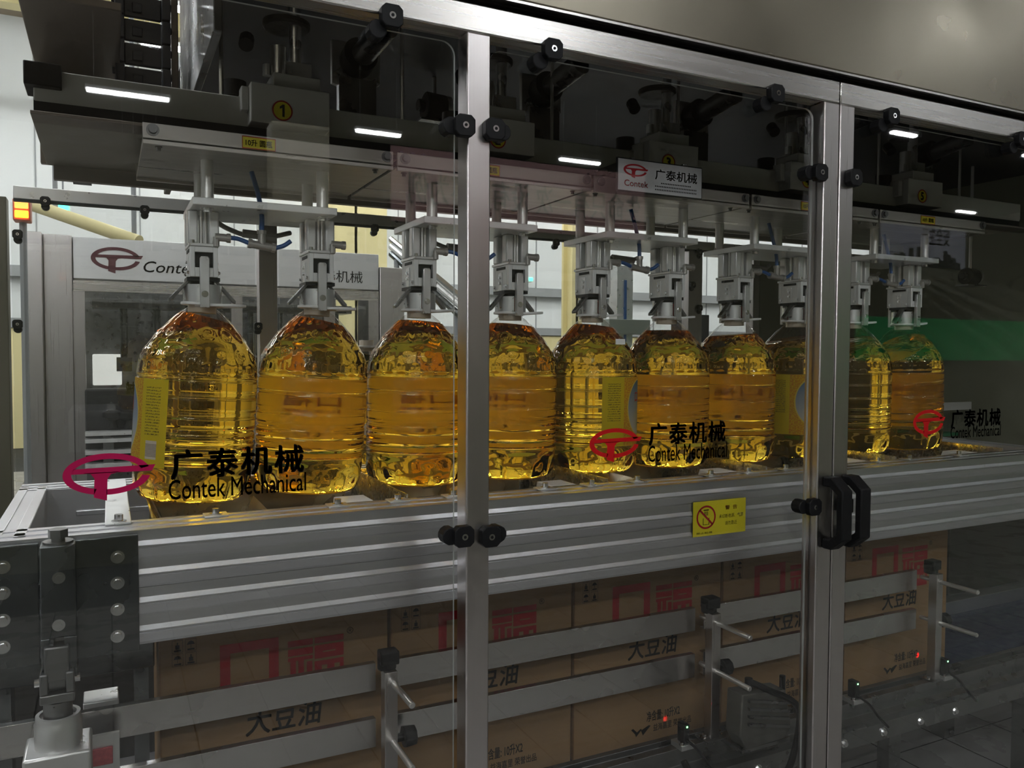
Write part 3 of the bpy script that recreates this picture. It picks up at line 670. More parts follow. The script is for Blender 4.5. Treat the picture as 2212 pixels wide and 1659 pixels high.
# ---- gripper heads
def gripper():
    X, Yc = hx(0), BY
    t = thing('cap_gripper', '', 'gripper', (X, Yc, .088))
    for s in (-1, 1):
        one('cylinder_bar', ALUL, t, lambda b: (box(b, X+s*.019-.0095, X+s*.019+.0095, Yc-.036, Yc-.014, .2045, .268), box(b, X+s*.019-.0095, X+s*.019+.0095, Yc+.014, Yc+.036, .2045, .268)), .003)
    each('guide_rod', ROD, t, [lambda b, dx=dx, dy=dy: cyl(b, (X+dx, Yc+dy, .2045), (X+dx, Yc+dy, .268), .0032, 10) for dx, dy in ((-.004, -.03), (.004, -.026), (0, 0), (-.018, 0), (.018, 0), (0, .03))])
    one('top_flange', ALUM, t, lambda b: box(b, X-.027, X+.027, Yc-.045, Yc+.045, .199, .2045), .0008)
    each('flange_bolt', CHROME, t, [lambda b, a=a, c=c: cyl(b, (X+a*.02, Yc+c*.036, .2045), (X+a*.02, Yc+c*.036, .211), .0045, 12) for a in (-1, 1) for c in (-1, 1)])
    # square body with a slot in each of the two seen faces
    bm = BM(); x0, x1, ya, yb, z0, z1 = X-.025, X+.025, Yc-.042, Yc+.042, .141, .199
    for s in (-1, 1):                       # front and back plates, slotted
        y0_, y1_ = (ya, ya+.012) if s < 0 else (yb-.012, yb)
        box(bm, x0, x0+.0085, y0_, y1_, z0, z1); box(bm, x1-.0085, x1, y0_, y1_, z0, z1)
        box(bm, x0+.0085, x1-.0085, y0_, y1_, z1-.011, z1)
        box(bm, x0+.0085, x0+.0165, y0_, y1_, z0, z0+.018); box(bm, x1-.0165, x1-.0085, y0_, y1_, z0, z0+.018)
    box(bm, x0, x1, ya+.012, yb-.012, z0, z1)
    obj('body', bm, mat('grey_body', (.82, .82, .80), .25, .4, (40, 40, 40), .04, .05), t, bev=.0008)
    obox('slot_shade', BLACK, t, x0+.0086, x1-.0086, ya+.010, ya+.0121, z0+.018, z1-.011)  # black sheet stands in for the shade deep in the slot
    for s in (-1, 1):
        xx = X+s*.0255
        one('side_plate', ALUM, t, lambda b: (box(b, xx-.0012, xx+.0012, Yc-.008, Yc+.008, z0-.002, z1-.016), ), .0004)
        one('side_slot', BLACK, t, lambda b: box(b, xx-.0006, xx+.0006, Yc-.024, Yc+.022, z1-.010, z1-.004))
        each('side_screw', CHROME, t, [lambda b, dy=dy, dz=dz: bolt(b, (xx+s*.001, Yc+dy, z0+dz), (s, 0, 0), .003, .003) for dy, dz in ((-.03, .009), (.03, .009), (0, .03), (0, .018))])
    for s in (-1, 1):                       # swinging arms front and back
        yy = Yc+s*.0455
        a = one('clamp_arm', ALUM, t, lambda b: prism(b, [(X-.0085, .082), (X+.0085, .082), (X+.0085, .176), (X+.006, .1795), (X-.006, .1795), (X-.0085, .176)], 'y', yy-.005, yy+.005), .001)
        one('arm_screw', CHROME, a, lambda b: bolt(b, (X, yy+s*.005, .108), (0, s, 0), .0042, .003))
    for s in (-1, 1):                       # spring levers splayed to the sides
        one('lever', MSTEEL, t, lambda b: prism(b, [(X+s*.026, .140), (X+s*.022, .136), (X+s*.056, .096), (X+s*.062, .093), (X+s*.063, .099)], 'y', Yc-.012+s*.01, Yc+.004+s*.01), .001)
    one('yoke', DARK, t, lambda b: (cyl(b, (X, Yc, .125), (X, Yc, .141), .022, 20), box(b, X-.03, X+.03, Yc-.03, Yc+.03, .134, .141)))
    for k in range(4):                      # four jaw shells that close round the cap
        an = math.radians(45+90*k); bm = BM(); A = []
        for i in range(9):
            q = an+math.radians(-33+66*i/8)
            A.append([bm.verts.new((X+r*math.cos(q), Yc+r*math.sin(q), z)) for r, z in ((.036, .0915), (.036, .1275), (.026, .1275), (.026, .0915))])
        for p, q in zip(A, A[1:]):
            for j in range(4): f = bm.faces.new((p[j], q[j], q[(j+1) % 4], p[(j+1) % 4])); f.smooth = j == 0
        bm.faces.new(A[0]); bm.faces.new(A[-1][::-1]); obj('jaw', bm, ALUM, t)
    one('inner_pad', REDP, t, lambda b: cyl(b, (X, Yc, .094), (X, Yc, .125), .0245, 20))
    one('elbow_fitting', mat('nickel_fitting', (.45, .43, .40), .6, .35), t, lambda b: (cyl(b, (X+.02, Yc-.044, .218), (X+.045, Yc-.044, .217), .0075, 12), cyl(b, (X+.041, Yc-.044, .217), (X+.048, Yc-.044, .217), .009, 12), cyl(b, (X+.022, Yc-.044, .2), (X+.022, Yc-.044, .218), .006, 10)))
    return t
ORD = ['leftmost', 'second', 'third', 'fourth', 'fifth', 'sixth', 'seventh', 'eighth', 'ninth', 'tenth']
PL = ['', ' from the left', ', just left of the post', ', just right of the post', ' from the left', ' from the left', ' from the left', ', by the double post',
      ', through the right pane', ', farthest right']
g0 = gripper(); heads = [g0]+[copy_tree(g0) for _ in range(9)]
for k, g in enumerate(heads):
    g.location.x = hx(k); g['label'] = 'metal gripper on the cap of the %s oil bottle%s' % (ORD[k], PL[k]); g['group'] = 'gripper heads over the bottles'

# ================================================================== OIL BOTTLES
PROF = [(.000, .012), (.02, .012), (.05, .008), (.07, .001), (.088, 0), (.098, .006), (.1045, .018), (.108, .034), (.1095, .05), (.1095, .064),
        (.1105, .070), (.108, .0745), (.1105, .079), (.1105, .087), (.108, .0915), (.1105, .096), (.1108, .108), (.1082, .1125), (.1108, .117), (.1108, .128), (.1082, .1325), (.1108, .137),
        (.1112, .157), (.1085, .1625), (.1112, .168), (.1112, .195), (.1085, .2005), (.1112, .206), (.1112, .2265), (.1088, .2315), (.1112, .236),
        (.1100, .250), (.1085, .262), (.1050, .273), (.0995, .285), (.0925, .297), (.0845, .309), (.0750, .321), (.0650, .333), (.0545, .345), (.044, .355), (.034, .363), (.027, .369), (.0255, .375)]
def prof_r(z):
    for (ra, za), (rb, zb) in zip(PROF[4:], PROF[5:]):
        if za <= z <= zb: return ra+(rb-ra)*(z-za)/(zb-za)
    return PROF[-1][0]
def bottle_bm(grow=0.0, seg=144):
    bm = BM(); zs = []
    inner = [(r, z) for r, z in PROF[1:5]]
    rows = [(r, z) for r, z in inner]
    zz = .0
    lst = [p[1] for p in PROF[4:]]
    for a, b in zip(lst, lst[1:]):
        n = max(2, int((b-a)/.0028)); rows += [(prof_r(a+(b-a)*(k+1)/n), a+(b-a)*(k+1)/n) for k in range(n)]
    R = []
    for r, z in rows:
        ring = []
        for k in range(seg):
            t = 2*PI*k/seg; q = r
            if r > .02:
                if z < .052: q += .0035*math.sin(PI*min(1, z/.052))*math.cos(9*t)-.002*max(0, math.cos(18*t))*(1-z/.052)*(1 if z > .001 else 0)
                if .239 < z < .2605: q -= .0016*(1 if (k % 6) in (0, 1) else 0)
                for zc, ph, am, sz in ((.318, 0, .0018, .0095), (.279, .5, .0018, .0095)):
                    if abs(z-zc) < .02:
                        u = ((t/(2*PI)*14+ph) % 1-.5)/14*2*PI*r; d = math.hypot(u, (z-zc)*1.15)
                        q += am*math.exp(-((d-sz)/.0035)**2)*1.0-am*.5*math.exp(-(d/.007)**2)
                if z > .325: q += .0007*math.cos(22*t)*min(1, (z-.325)/.02)*(1 if z < .366 else 0)
            ring.append(bm.verts.new(((q+grow)*math.cos(t), (q+grow)*math.sin(t), z)))
        R.append(ring)
    for A, B in zip(R, R[1:]):
        for k in range(seg):
            f = bm.faces.new((A[k], A[(k+1) % seg], B[(k+1) % seg], B[k])); f.smooth = True
    bm.faces.new(R[0][::-1]).smooth = True; bm.faces.new(R[-1])
    return bm
TREF = Matrix.Identity(4)
def bottle(n, level, slope, lean, lab, label_ang, spin):
    X = hx(n); z0 = -.286
    t = thing('oil_bottle', lab, 'bottle', (X, BY, z0), 'ten litre oil bottles hanging in the row')
    org = Vector((X, BY, z0))
    no = Vector((slope, 0, -1)).normalized(); pc = Vector((0, 0, level))
    full = bottle_bm(); bmesh.ops.rotate(full, verts=full.verts, cent=(0, 0, 0), matrix=Matrix.Rotation(spin, 3, 'Z'))
    oil = full.copy(); g = oil.verts[:]+oil.edges[:]+oil.faces[:]
    res = bmesh.ops.bisect_plane(oil, geom=g, plane_co=pc, plane_no=-no, clear_outer=True)
    ed = [e for e in res['geom_cut'] if isinstance(e, bmesh.types.BMEdge)]
    if ed: bmesh.ops.contextual_create(oil, geom=ed)
    g = full.verts[:]+full.edges[:]+full.faces[:]
    bmesh.ops.bisect_plane(full, geom=g, plane_co=pc, plane_no=no, clear_outer=True)
    for b_ in (oil, full):
        for v in b_.verts: v.co += org
    obj('shell', full, PET, t, sharp=1.2); obj('oil', oil, OIL, t, sharp=1.0)
    one('neck', NECKM, t, lambda b: lathe(b, [(.0262, .360), (.0262, .368), (.0262, .370), (.0262, .375), (.0235, .377), (.0235, .396)], X, BY, z0, 32))
    bm = BM()                               # carrying ring: collar with an open loop to one side
    for (ox, ra, rb, wd) in ((0, .040, .037, .012), (.030, .052, .044, .009)):
        A = []
        for k in range(40):
            q = 2*PI*k/40; c_, s_ = math.cos(q), math.sin(q); zt = .3735+z0+(.004*(c_) if ox else 0)
            A.append([bm.verts.new((X+ox+(ra+dr)*c_, BY+(rb+dr)*s_, zt+dz)) for dr, dz in ((0, 0), (0, .005), (-wd, .005), (-wd, 0))])
        for k in range(40):
            p, q = A[k], A[(k+1) % 40]
            for j in range(4): bm.faces.new((p[j], q[j], q[(j+1) % 4], p[(j+1) % 4]))
    obj('carry_ring', bm, WHITEP, t, bev=.0008)
    # label film, wrapped round the body, printed side outwards
    ang, wid = math.radians(label_ang), math.radians(132); bm = BM(); uvl = bm.loops.layers.uv.new('uv')
    nu, zs = 40, [.066+(.2285-.066)*k/40 for k in range(41)]; G = []
    for i in range(nu+1):
        q = ang+wid*(.5-i/nu)*-1
        G.append([bm.verts.new((X+(.1124)*math.cos(q), BY+(.1124)*math.sin(q), z0+z)) for z in zs])
    for i in range(nu):
        for j in range(40):
            f = bm.faces.new((G[i][j], G[i+1][j], G[i+1][j+1], G[i][j+1])); f.smooth = True
            for l, (a, b_) in zip(f.loops, ((i, j), (i+1, j), (i+1, j+1), (i, j+1))): l[uvl].uv = (a/nu, b_/40)
    lb = obj('label_film', bm, LABELM, t, fix=False)
    bm = text_bm('口福', .03); xs = [v.co.x for v in bm.verts]; ys = [v.co.y for v in bm.verts]
    a0, a1, c0, c1 = min(xs), max(xs), min(ys), max(ys)
    for v in bm.verts:
        u = (v.co.x-a0)/(a1-a0); w_ = (v.co.y-c0)/(c1-c0); q = ang+(u-.5)*.42
        v.co = Vector((X+.1129*math.cos(q), BY+.1129*math.sin(q), z0+.168+.026*w_))
    obj('brand_lettering', bm, RED, lb, fix=False)
    bm = BM()
    for k in range(24):                     # green sprig at the foot of the oval
        q = ang+random.uniform(-.1, .2); z = z0+.105+random.uniform(0, .018); s_ = .004
        P = [Vector((X+.1127*math.cos(q+dq), BY+.1127*math.sin(q+dq), z+dz)) for dq, dz in ((0, 0), (.03, .003), (.05, .009), (.015, .006))]
        bm.faces.new([bm.verts.new(p) for p in P])
    obj('sprig_print', bm, mat('leaf_green', (.04, .22, .03), 0, .5), lb, fix=False)
    # hang slightly out of plumb about the neck
    piv = Vector((X, BY, .088+CZ)); M = Matrix.Translation(piv) @ Matrix.Rotation(lean, 4, 'Y') @ Matrix.Translation(-piv)
    t.matrix_world = M @ Matrix.Translation(org+Vector((0, 0, CZ)))
    return t
# angle 90 = far side, 270 = towards the viewer side; lean positive swings the foot to the left
def fa(n):                                  # direction from the bottle to the eye, degrees
    return math.degrees(math.atan2(-BY, -hx(n)))
LBL = ['leftmost oil bottle, half its blue and yellow label showing at its left', 'second oil bottle from the left, glowing golden, no label in front',
       'third oil bottle, left of the steel post, with bright yellow body', 'fourth oil bottle, its left part hidden by the steel post',
       'fifth oil bottle with a label edge and blue oval on its right side', 'sixth oil bottle, amber body behind the black door lettering',
       'seventh oil bottle with clear air gap under its neck', 'eighth oil bottle with yellow label, cut by the double door post',
       'ninth oil bottle, first one seen through the right pane', 'tenth oil bottle, last on the right end of the row']
# label centre relative to the direction of the eye (degrees, + = to the viewer's right)
spec = [(.352, -.20, 3.6, -92), (.349, -.16, 3.4, 180), (.352, -.05, 1.2, 176), (.349, -.08, .8, 184), (.350, -.12, .4, 79), (.343, .0, .2, 184),
        (.336, .08, .2, 178), (.326, .22, .4, 30), (.318, .35, .0, -80), (.320, .55, -1.5, 176)]
for n, (lv, sl, ln, lr) in enumerate(spec):
    bottle(n, lv, sl, math.radians(ln), LBL[n], fa(n)+lr, random.uniform(0, 1))

# ================================================================== CATCH FRAME BELOW THE BOTTLES
XA, XB = -.162, 2.50
ZT, ZB = -.279, -.456
t = F = thing('catch_frame', 'rectangular frame of grooved aluminium profile under the bottles', 'frame', (1.2, 1.65, ZB))
def ridge_profile(y0, y1, zt, zb, sgn=-1):
    pts = [(y1, zt), (y0+.010, zt), (y0+.010, zt-.0015), (y0+.004, zt-.0015), (y0+.004, zt), (y0, zt)]
    h = (zt-zb)/4
    for k in range(4):
        z = zt-k*h
        pts += [(y0, z-.015), (y0-.0026, z-.0225), (y0-.0026, z-.0245), (y0-.0012, z-.0250), (y0-.0012, z-.0262), (y0-.003, z-.0268), (y0-.0012, z-h+.004), (y0, z-h+.001)]
        if k == 1: pts += [(y0, z-h+.0006), (y0+.003, z-h+.0004), (y0+.003, z-h), (y0, z-h)]
    pts += [(y0, zb), (y1, zb)]
    return pts
bm = BM(); prism(bm, ridge_profile(1.37, 1.45, ZT, ZB), 'x', at(300, 1280, 1.37).x, XB)
prism(bm, ridge_profile(1.37, 1.45, ZT, ZB), 'x', XA, at(300, 1280, 1.37).x)
obj('front_beam', bm, ALU, t, sharp=.1)
bm = BM(); prism(bm, [(1.37, ZT+.0002), (1.37, ZT+.002), (1.385, ZT+.002), (1.385, ZT-.001), (1.402, ZT-.001), (1.402, ZT+.002), (1.42, ZT+.002), (1.42, ZT-.001), (1.437, ZT-.001), (1.437, ZT+.002), (1.452, ZT+.002), (1.452, ZT-.002)], 'x', XA, XB)
obj('slotted_top', bm, ALU, t)
bm = BM(); box(bm, XA, XB, 1.86, 1.94, ZB, ZT); box(bm, XA, XB, 1.86, 1.875, ZT, ZT+.002); box(bm, XA, XB, 1.89, 1.91, ZT, ZT+.002); box(bm, XA, XB, 1.925, 1.94, ZT, ZT+.002)
box(bm, XA+.1, XB, 1.855, 1.86, ZB+.09, ZB+.1); box(bm, XA+.1, XB, 1.855, 1.86, ZB+.12, ZB+.13)
obj('rear_beam', bm, ALU, t, bev=.001)
ALUY = mat('anodised_aluminium_cross', (.74, .74, .76), .85, .38, (90, 1.5, 90), .0, .04)
for a, b_ in ((XA, XA+.048), (XB-.048, XB)):
    bm = BM(); box(bm, a, b_, 1.45, 1.86, ZB+.02, ZT); box(bm, a, a+.016, 1.40, 1.9, ZT, ZT+.002); box(bm, b_-.016, b_, 1.40, 1.9, ZT, ZT+.002); obj('end_rail', bm, ALUY, t, bev=.001)
obox('cross_strap', ALUL, t, -.008, .030, 1.42, 1.90, ZT+.002, ZT+.006, .001)
# warning sticker on the beam
k = XS = None
x0, x1, z0, z1 = rect(1497, 1080, 1610, 1154, 1.366)
yS = 1.3655
s_ = obox('warning_sticker', YEL, t, x0, x1, yS, yS+.001, z0, z1, label='yellow warning sticker with red prohibition sign')
bm = BM(); ring_arc(bm, 0, 360, 1, 1, .84, .84, 48); poly(bm, [(-.74, .60), (-.62, .72), (.74, -.60), (.62, -.72)])
W, Hh = x1-x0, z1-z0
obj('prohibition_sign', fit(bm, x0+.06*W, x0+.42*W, z0+.20*Hh, z0+.88*Hh, yS-.0004), RED, s_, fix=False)
bm = BM(); bar(bm, .3, .93, .75, 1); bar(bm, .38, .6, .44, .88); bar(bm, .5, .6, .55, .88); bar(bm, .62, .6, .67, .88); bar(bm, .25, .0, .3, .45); bar(bm, .75, 0, .8, .45); bar(bm, .25, 0, .8, .03)
obj('hand_symbol', fit(bm, x0+.18*W, x0+.30*W, z0+.32*Hh, z0+.76*Hh, yS-.0003), INK, s_, fix=False)
text('sticker_lettering', '警  告', RED, s_, x0+.60*W, x0+.83*W, z0+.70*Hh, z0+.83*Hh, yS-.0004, .02)
text('sticker_lettering', '未切断电源、气源', INK, s_, x0+.48*W, x0+.95*W, z0+.46*Hh, z0+.58*Hh, yS-.0004, 0, .15)
text('sticker_lettering', '请勿靠近', INK, s_, x0+.60*W, x0+.83*W, z0+.25*Hh, z0+.37*Hh, yS-.0004, 0)
text('sticker_lettering', '禁止触摸', INK, s_, x0+.06*W, x0+.36*W, z0+.06*Hh, z0+.12*Hh, yS-.0004, 0)
# feet with bolts along the inner edge of the front beam
for px, py in ((465, 1112), (728, 1090), (857, 1083), (977, 1073), (1175, 1055), (1275, 1046), (1373, 1041), (1532, 1030), (1613, 1024), (1693, 1017), (1893, 1000), (1960, 994), (2067, 988)):
    x = at(px, py, 1.44).x
    f_ = obox('foot_plate', ALUM, t, x-.019, x+.019, 1.418, 1.452, ZT+.002, ZT+.005, .0008)
    one('foot_bolt', CHROME, f_, lambda b: (cyl(b, (x, 1.434, ZT+.005), (x, 1.434, ZT+.0065), .010, 16), cyl(b, (x, 1.434, ZT+.0065), (x, 1.434, ZT+.0145), .0062, 12, .0058)))
x = .012
one('foot_bolt', CHROME, t, lambda b: (cyl(b, (x, 1.434, ZT+.006), (x, 1.434, ZT+.0075), .011, 16), cyl(b, (x, 1.434, ZT+.0075), (x, 1.434, ZT+.017), .0065, 12)))
obox('shade_sheet', mat('shade_sheet_dark', (.05, .048, .045), .4, .5), H, -1.0, 3.5, 2.30, 2.32, FL+.05, -.50)  # dark sheet added behind the conveyor to stand in for shade
# funnel plates around every pair of bottles
FUN = mat('oily_stainless_guide', (.42, .36, .26), .9, .28, (8, 8, 8), .1, .25)
for k in range(5):
    x = hx(0)+PITCH/2+2*PITCH*k; a, b_ = x-PITCH+.006, x+PITCH-.006
    one('guide_plate', FUN, t, lambda b: prism(b, [(1.452, ZT+.003), (1.51, ZT-.05), (1.513, ZT-.09), (1.509, ZT-.09), (1.506, ZT-.052), (1.450, ZT)], 'x', a+.012, b_-.012))
    one('guide_plate', FUN, t, lambda b: prism(b, [(1.86, ZT+.003), (1.84, ZT-.05), (1.84, ZT-.10), (1.836, ZT-.10), (1.836, ZT-.048), (1.857, ZT+.003)], 'x', a+.012, b_-.012))
    one('divider_plate', STEEL, t, lambda b: prism(b, [(b_+.003, ZT+.010), (b_+.006, ZT+.010), (b_+.006, ZT-.09), (b_+.003, ZT-.09)], 'y', 1.452, 1.858))
    one('divider_plate', FUN, t, lambda b: (prism(b, [(a, ZT+.002), (a+.03, ZT-.06), (a+.033, ZT-.06), (a+.003, ZT+.002)], 'y', 1.46, 1.85)))
    one('centre_guide', FUN, t, lambda b: (prism(b, [(x, ZT-.035), (x+.02, ZT-.08), (x-.02, ZT-.08)], 'y', 1.46, 1.85)))
    one('white_wedge', WHITEP, t, lambda b: prism(b, [(1.49, ZT-.004), (1.56, ZT-.004), (1.575, ZT-.045), (1.50, ZT-.045)], 'x', x+.11, x+.17), .002)
# corner bracket: two dark plates with screws and a lifting lug
t = thing('lift_bracket', 'dark steel bracket plates bolted to the left end of the frame', 'bracket', (.0, 1.36, ZB))
yb = 1.362
xc0, xc1 = at(87, 1300, 1.33).x, at(165, 1300, 1.33).x
pl, pr = at(300, 1280, 1.362).x, at(162, 1280, 1.362).x
q1 = obox('plate', DSTEEL, t, pr, pl, yb-.006, yb+.004, ZB-.004, ZT-.003, .001)
q0 = obox('plate', DSTEEL, t, at(-110, 1280, 1.362).x, at(85, 1280, 1.362).x, yb-.006, yb+.004, ZB-.004, ZT-.003, .001)
for py in (1203, 1259, 1316, 1374):
    a = at(254, py, yb-.006); one('screw', CHROME, q1, lambda b: bolt(b, a, (0, -1, 0), .0065, .005))
    a = at(6, py+22-(0 if py < 1300 else -2), yb-.006); one('screw', CHROME, q0, lambda b: bolt(b, a, (0, -1, 0), .0065, .005))
lg = obox('lug_block', DSTEEL, t, xc0, xc1, 1.325, 1.37, -.415, ZT-.002, .002)
obox('lug_foot', DSTEEL, t, xc0, xc0+.016, 1.325, 1.365, -.475, -.415, .001); obox('lug_foot', DSTEEL, t, xc1-.016, xc1, 1.325, 1.365, -.475, -.415, .001)
for py in (1248, 1350): 
    a = at(127, py, 1.325); one('screw', CHROME, lg, lambda b: (cyl(b, a, a+Vector((0, -.002, 0)), .0085, 20), cyl(b, a+Vector((0, -.002, 0)), a+Vector((0, -.0035, 0)), .0045, 6, smooth=False)))
xm = (xc0+xc1)/2
one('hex_bolt', MSTEEL, lg, lambda b: (cyl(b, (xm, 1.348, ZT-.002), (xm, 1.348, ZT+.001), .02, 20), cyl(b, (xm, 1.348, ZT+.001), (xm, 1.348, ZT+.006), .009, 16), cyl(b, (xm, 1.348, ZT+.006), (xm, 1.348, ZT+.018), .0135, 6, smooth=False)))
# lifting cylinder under the bracket
t = thing('lift_cylinder', 'grey air cylinder with fork end under the left bracket', 'cylinder', (xm, 1.33, -.72))
xm2 = at(124, 1450, 1.33).x
zf0, zf1 = at(124, 1490, 1.33).z, at(124, 1410, 1.33).z
one('clevis_tongue', MSTEEL, t, lambda b: (box(b, xm2-.016, xm2+.016, 1.315, 1.345, -.475, -.425), cyl(b, (xm2-.012, 1.33, -.478), (xm2+.012, 1.33, -.478), .014, 16)), .002)
one('fork', MSTEEL, t, lambda b: (box(b, xm2-.022, xm2-.011, 1.312, 1.348, zf0, -.462), box(b, xm2+.011, xm2+.022, 1.312, 1.348, zf0, -.462), box(b, xm2-.022, xm2+.022, 1.312, 1.348, zf0-.014, zf0)), .002)
one('fork_pin', CHROME, t, lambda b: cyl(b, (xm2-.029, 1.33, -.478), (xm2+.029, 1.33, -.478), .006, 12))
one('rod_nut', MSTEEL, t, lambda b: (cyl(b, (xm2, 1.33, zf0-.045), (xm2, 1.33, zf0-.014), .019, 24), cyl(b, (xm2, 1.33, zf0-.062), (xm2, 1.33, zf0-.052), .020, 6, smooth=False), cyl(b, (xm2, 1.33, zf0-.085), (xm2, 1.33, zf0-.04), .010, 16)))
za = at(124, 1540, 1.33).z
one('gland', ALUM, t, lambda b: lathe(b, [(.031, za-.045), (.031, za-.012), (.029, za-.008), (.029, za), (.024, za), (.022, za-.006), (.012, za-.006)], xm2, 1.33, 0, 28))
hd = one('end_block', ALUM, t, lambda b: box(b, xm2-.043, xm2+.043, 1.29, 1.37, za-.16, za-.045), .004)
one('port', MSTEEL, hd, lambda b: (cyl(b, (xm2-.008, 1.288, za-.105), (xm2-.008, 1.29, za-.105), .014, 20), cyl(b, (xm2+.012, 1.288, za-.075), (xm2+.012, 1.29, za-.075), .009, 16)))
one('barrel', MSTEEL, t, lambda b: (cyl(b, (xm2, 1.33, FL+.25), (xm2, 1.33, za-.16), .034, 24), box(b, xm2-.05, xm2+.05, 1.28, 1.38, FL+.2, FL+.25)))
one('cylinder_stand', MSTEEL, t, lambda b: box(b, xm2-.03, xm2+.03, 1.30, 1.36, FL, FL+.2))

# ================================================================== CARTON CONVEYOR
ZBELT = -.946
t = thing('carton_conveyor', 'low conveyor with blue belt and aluminium side rails', 'conveyor', (1.4, 1.7, FL))
obox('belt', BELT, t, -.8, 3.4, 1.50, 1.90, ZBELT-.01, ZBELT, .002)
bm = BM(); prism(bm, [(1.50, -.955), (1.50, -.893), (1.49, -.886), (1.475, -.886), (1.475, -.90), (1.46, -.90), (1.46, -.892), (1.44, -.892), (1.44, -.93), (1.425, -.94), (1.40, -.94), (1.40, -.985), (1.50, -.985)], 'x', -.8, 3.4)
obj('side_rail', bm, MSTEEL, t, bev=.001, sharp=.1)
obox('side_rail', ALU, t, -.8, 3.4, 1.90, 1.96, -1.05, -.90, .002)
for x in (-.4, .55, 1.5, 2.45, 3.3):
    for y in (1.43, 1.90): obox('leg', MSTEEL, t, x-.03, x+.03, y, y+.05, FL, -.985, .002)
for k in range(10):
    x = .78+.14*k; one('rail_bolt', CHROME, t, lambda b: hexbolt(b, (x, 1.40, -.965), (0, -1, 0), .007, .006))
# cartons -------------------------------------------------
def fu_bm():                                # blocky seal-style character
    bm = BM()
    bar(bm, 0, .90, .44, 1.0); bar(bm, .0, .745, .44, .86)
    bar(bm, .04, .0, .14, .66); bar(bm, .0, .66, .44, .72); bar(bm, .18, .0, .28, .66); bar(bm, .33, .0, .43, .62)
    bar(bm, .47, .90, 1, 1.0); bar(bm, .47, .80, 1, .865); bar(bm, .47, .64, 1, .70); bar(bm, .47, .70, .62, .80); bar(bm, .85, .70, 1, .80); bar(bm, .62, .755, .85, .80); bar(bm, .62, .70, .85, .735)
    bar(bm, .47, .0, .60, .60); bar(bm, .70, 0, .83, .60); bar(bm, .93, 0, 1, .60); bar(bm, .60, .52, .70, .60); bar(bm, .83, .52, .93, .60); bar(bm, .60, .28, .70, .42); bar(bm, .83, .28, .93, .42); bar(bm, .6, 0, .7, .18); bar(bm, .83, 0, .93, .18)
    return bm
CW, CX0, CYF = .4375, .0765, 1.585
def carton():
    x0, x1, y0, y1, z0, z1 = CX0, CX0+CW-.008, CYF, CYF+.235, ZBELT, -.515
    t = thing('oil_carton', '', 'carton', ((x0+x1)/2, (y0+y1)/2, z0))
    obox('box_body', CARD, t, x0, x1, y0, y1, z0, z1, .0015)
    one('corner_edge', CARDE, t, lambda b: (box(b, x0-.0006, x0+.002, y0-.0006, y0+.002, z0, z1), box(b, x0-.0004, x0, y0+.006, y0+.012, z0, z1)))
    for s in (0, 1):                        # raised flaps open at the top
        a = y0 if s == 0 else y1-.004
        obox('top_flap', CARD, t, x0+.003, x1-.003, a, a+.004, z1, z1+.03)
    yf = y0-.0009
    R_ = lambda *a: rect(*a, y0)
    q = R_(475, 1388, 602, 1490); kz1 = at(538, 1385, y0).z; X0, X1 = at(475, 1430, y0).x, at(602, 1430, y0).x; hh = .108
    bm = BM(); bar(bm, 0, 0, .17, 1); bar(bm, .83, 0, 1, 1); bar(bm, .17, .83, .83, 1); bar(bm, .17, 0, .83, .17)
    obj('brand_print', fit(bm, X0, X1, kz1-hh, kz1, yf), RED, t, fix=False)
    X0, X1 = at(622, 1430, y0).x, at(742, 1430, y0).x; kz1 = at(682, 1377, y0).z
    obj('brand_print', fit(fu_bm(), X0, X1, kz1-.118, kz1, yf), RED, t, fix=False)
    text('registered_mark', '®', INK, t, *rect(749, 1354, 763, 1368, y0), yf)
    X0, X1 = at(530, 1560, y0).x, at(695, 1560, y0).x; zz = at(612, 1576, y0).z
    text('product_print', '大豆油', INK, t, X0, X1, zz, zz+.052, yf, .03, .12)
    zz = -.895; X0 = x0+.205
    text('content_print', '净含量: 10升X2', INK, t, X0, X0+.10, zz, zz+.026, yf, .03)
    text('content_print', '益海嘉里 荣誉出品', INK, t, X0+.02, X0+.135, zz-.026, zz-.008, yf, .02)
    bm = BM(); poly(bm, [(0, .9), (.2, .35), (.32, .45), (.1, 1)]); poly(bm, [(.2, .35), (.25, 0), (.55, .7), (.48, .8)]); poly(bm, [(.5, .6), (.6, 0), (1, .9), (.9, 1)])
    obj('mark_print', fit(bm, X0-.045, X0+.012, zz-.030, zz-.008, yf), INK, t, fix=False)
    bm = BM()                               # four handling pictograms in frames
    for i in range(2):
        for j in range(3):
            a, b_ = i*.55, j*.36
            bar(bm, a, b_, a+.45, b_+.01); bar(bm, a, b_+.32, a+.45, b_+.33); bar(bm, a, b_, a+.012, b_+.33); bar(bm, a+.438, b_, a+.45, b_+.33)
            bar(bm, a+.08, b_+.03, a+.37, b_+.07)
            if (i+j) % 2 == 0: poly(bm, [(a+.06, b_+.18), (a+.12, b_+.25), (a+.225, b_+.28), (a+.33, b_+.25), (a+.39, b_+.18)]); bar(bm, a+.215, b_+.09, a+.235, b_+.18)
            else: bar(bm, a+.14, b_+.09, a+.31, b_+.2); bar(bm, a+.2, b_+.2, a+.25, b_+.27)
    q = rect(371, 1352, 424, 1437, y0); obj('handling_marks', fit(bm, *q, yf), INK, t, fix=False)
    return t
c0 = carton(); cs = [c0]+[copy_tree(c0) for _ in range(4)]
CLAB = ['leftmost brown oil carton under the frame, its plain side edge showing', 'second brown oil carton, partly behind the steel post', 'third brown oil carton, right of the post, net content line visible',
        'fourth brown oil carton behind the connector box and middle stanchion', 'fifth brown oil carton, beyond the double door post']
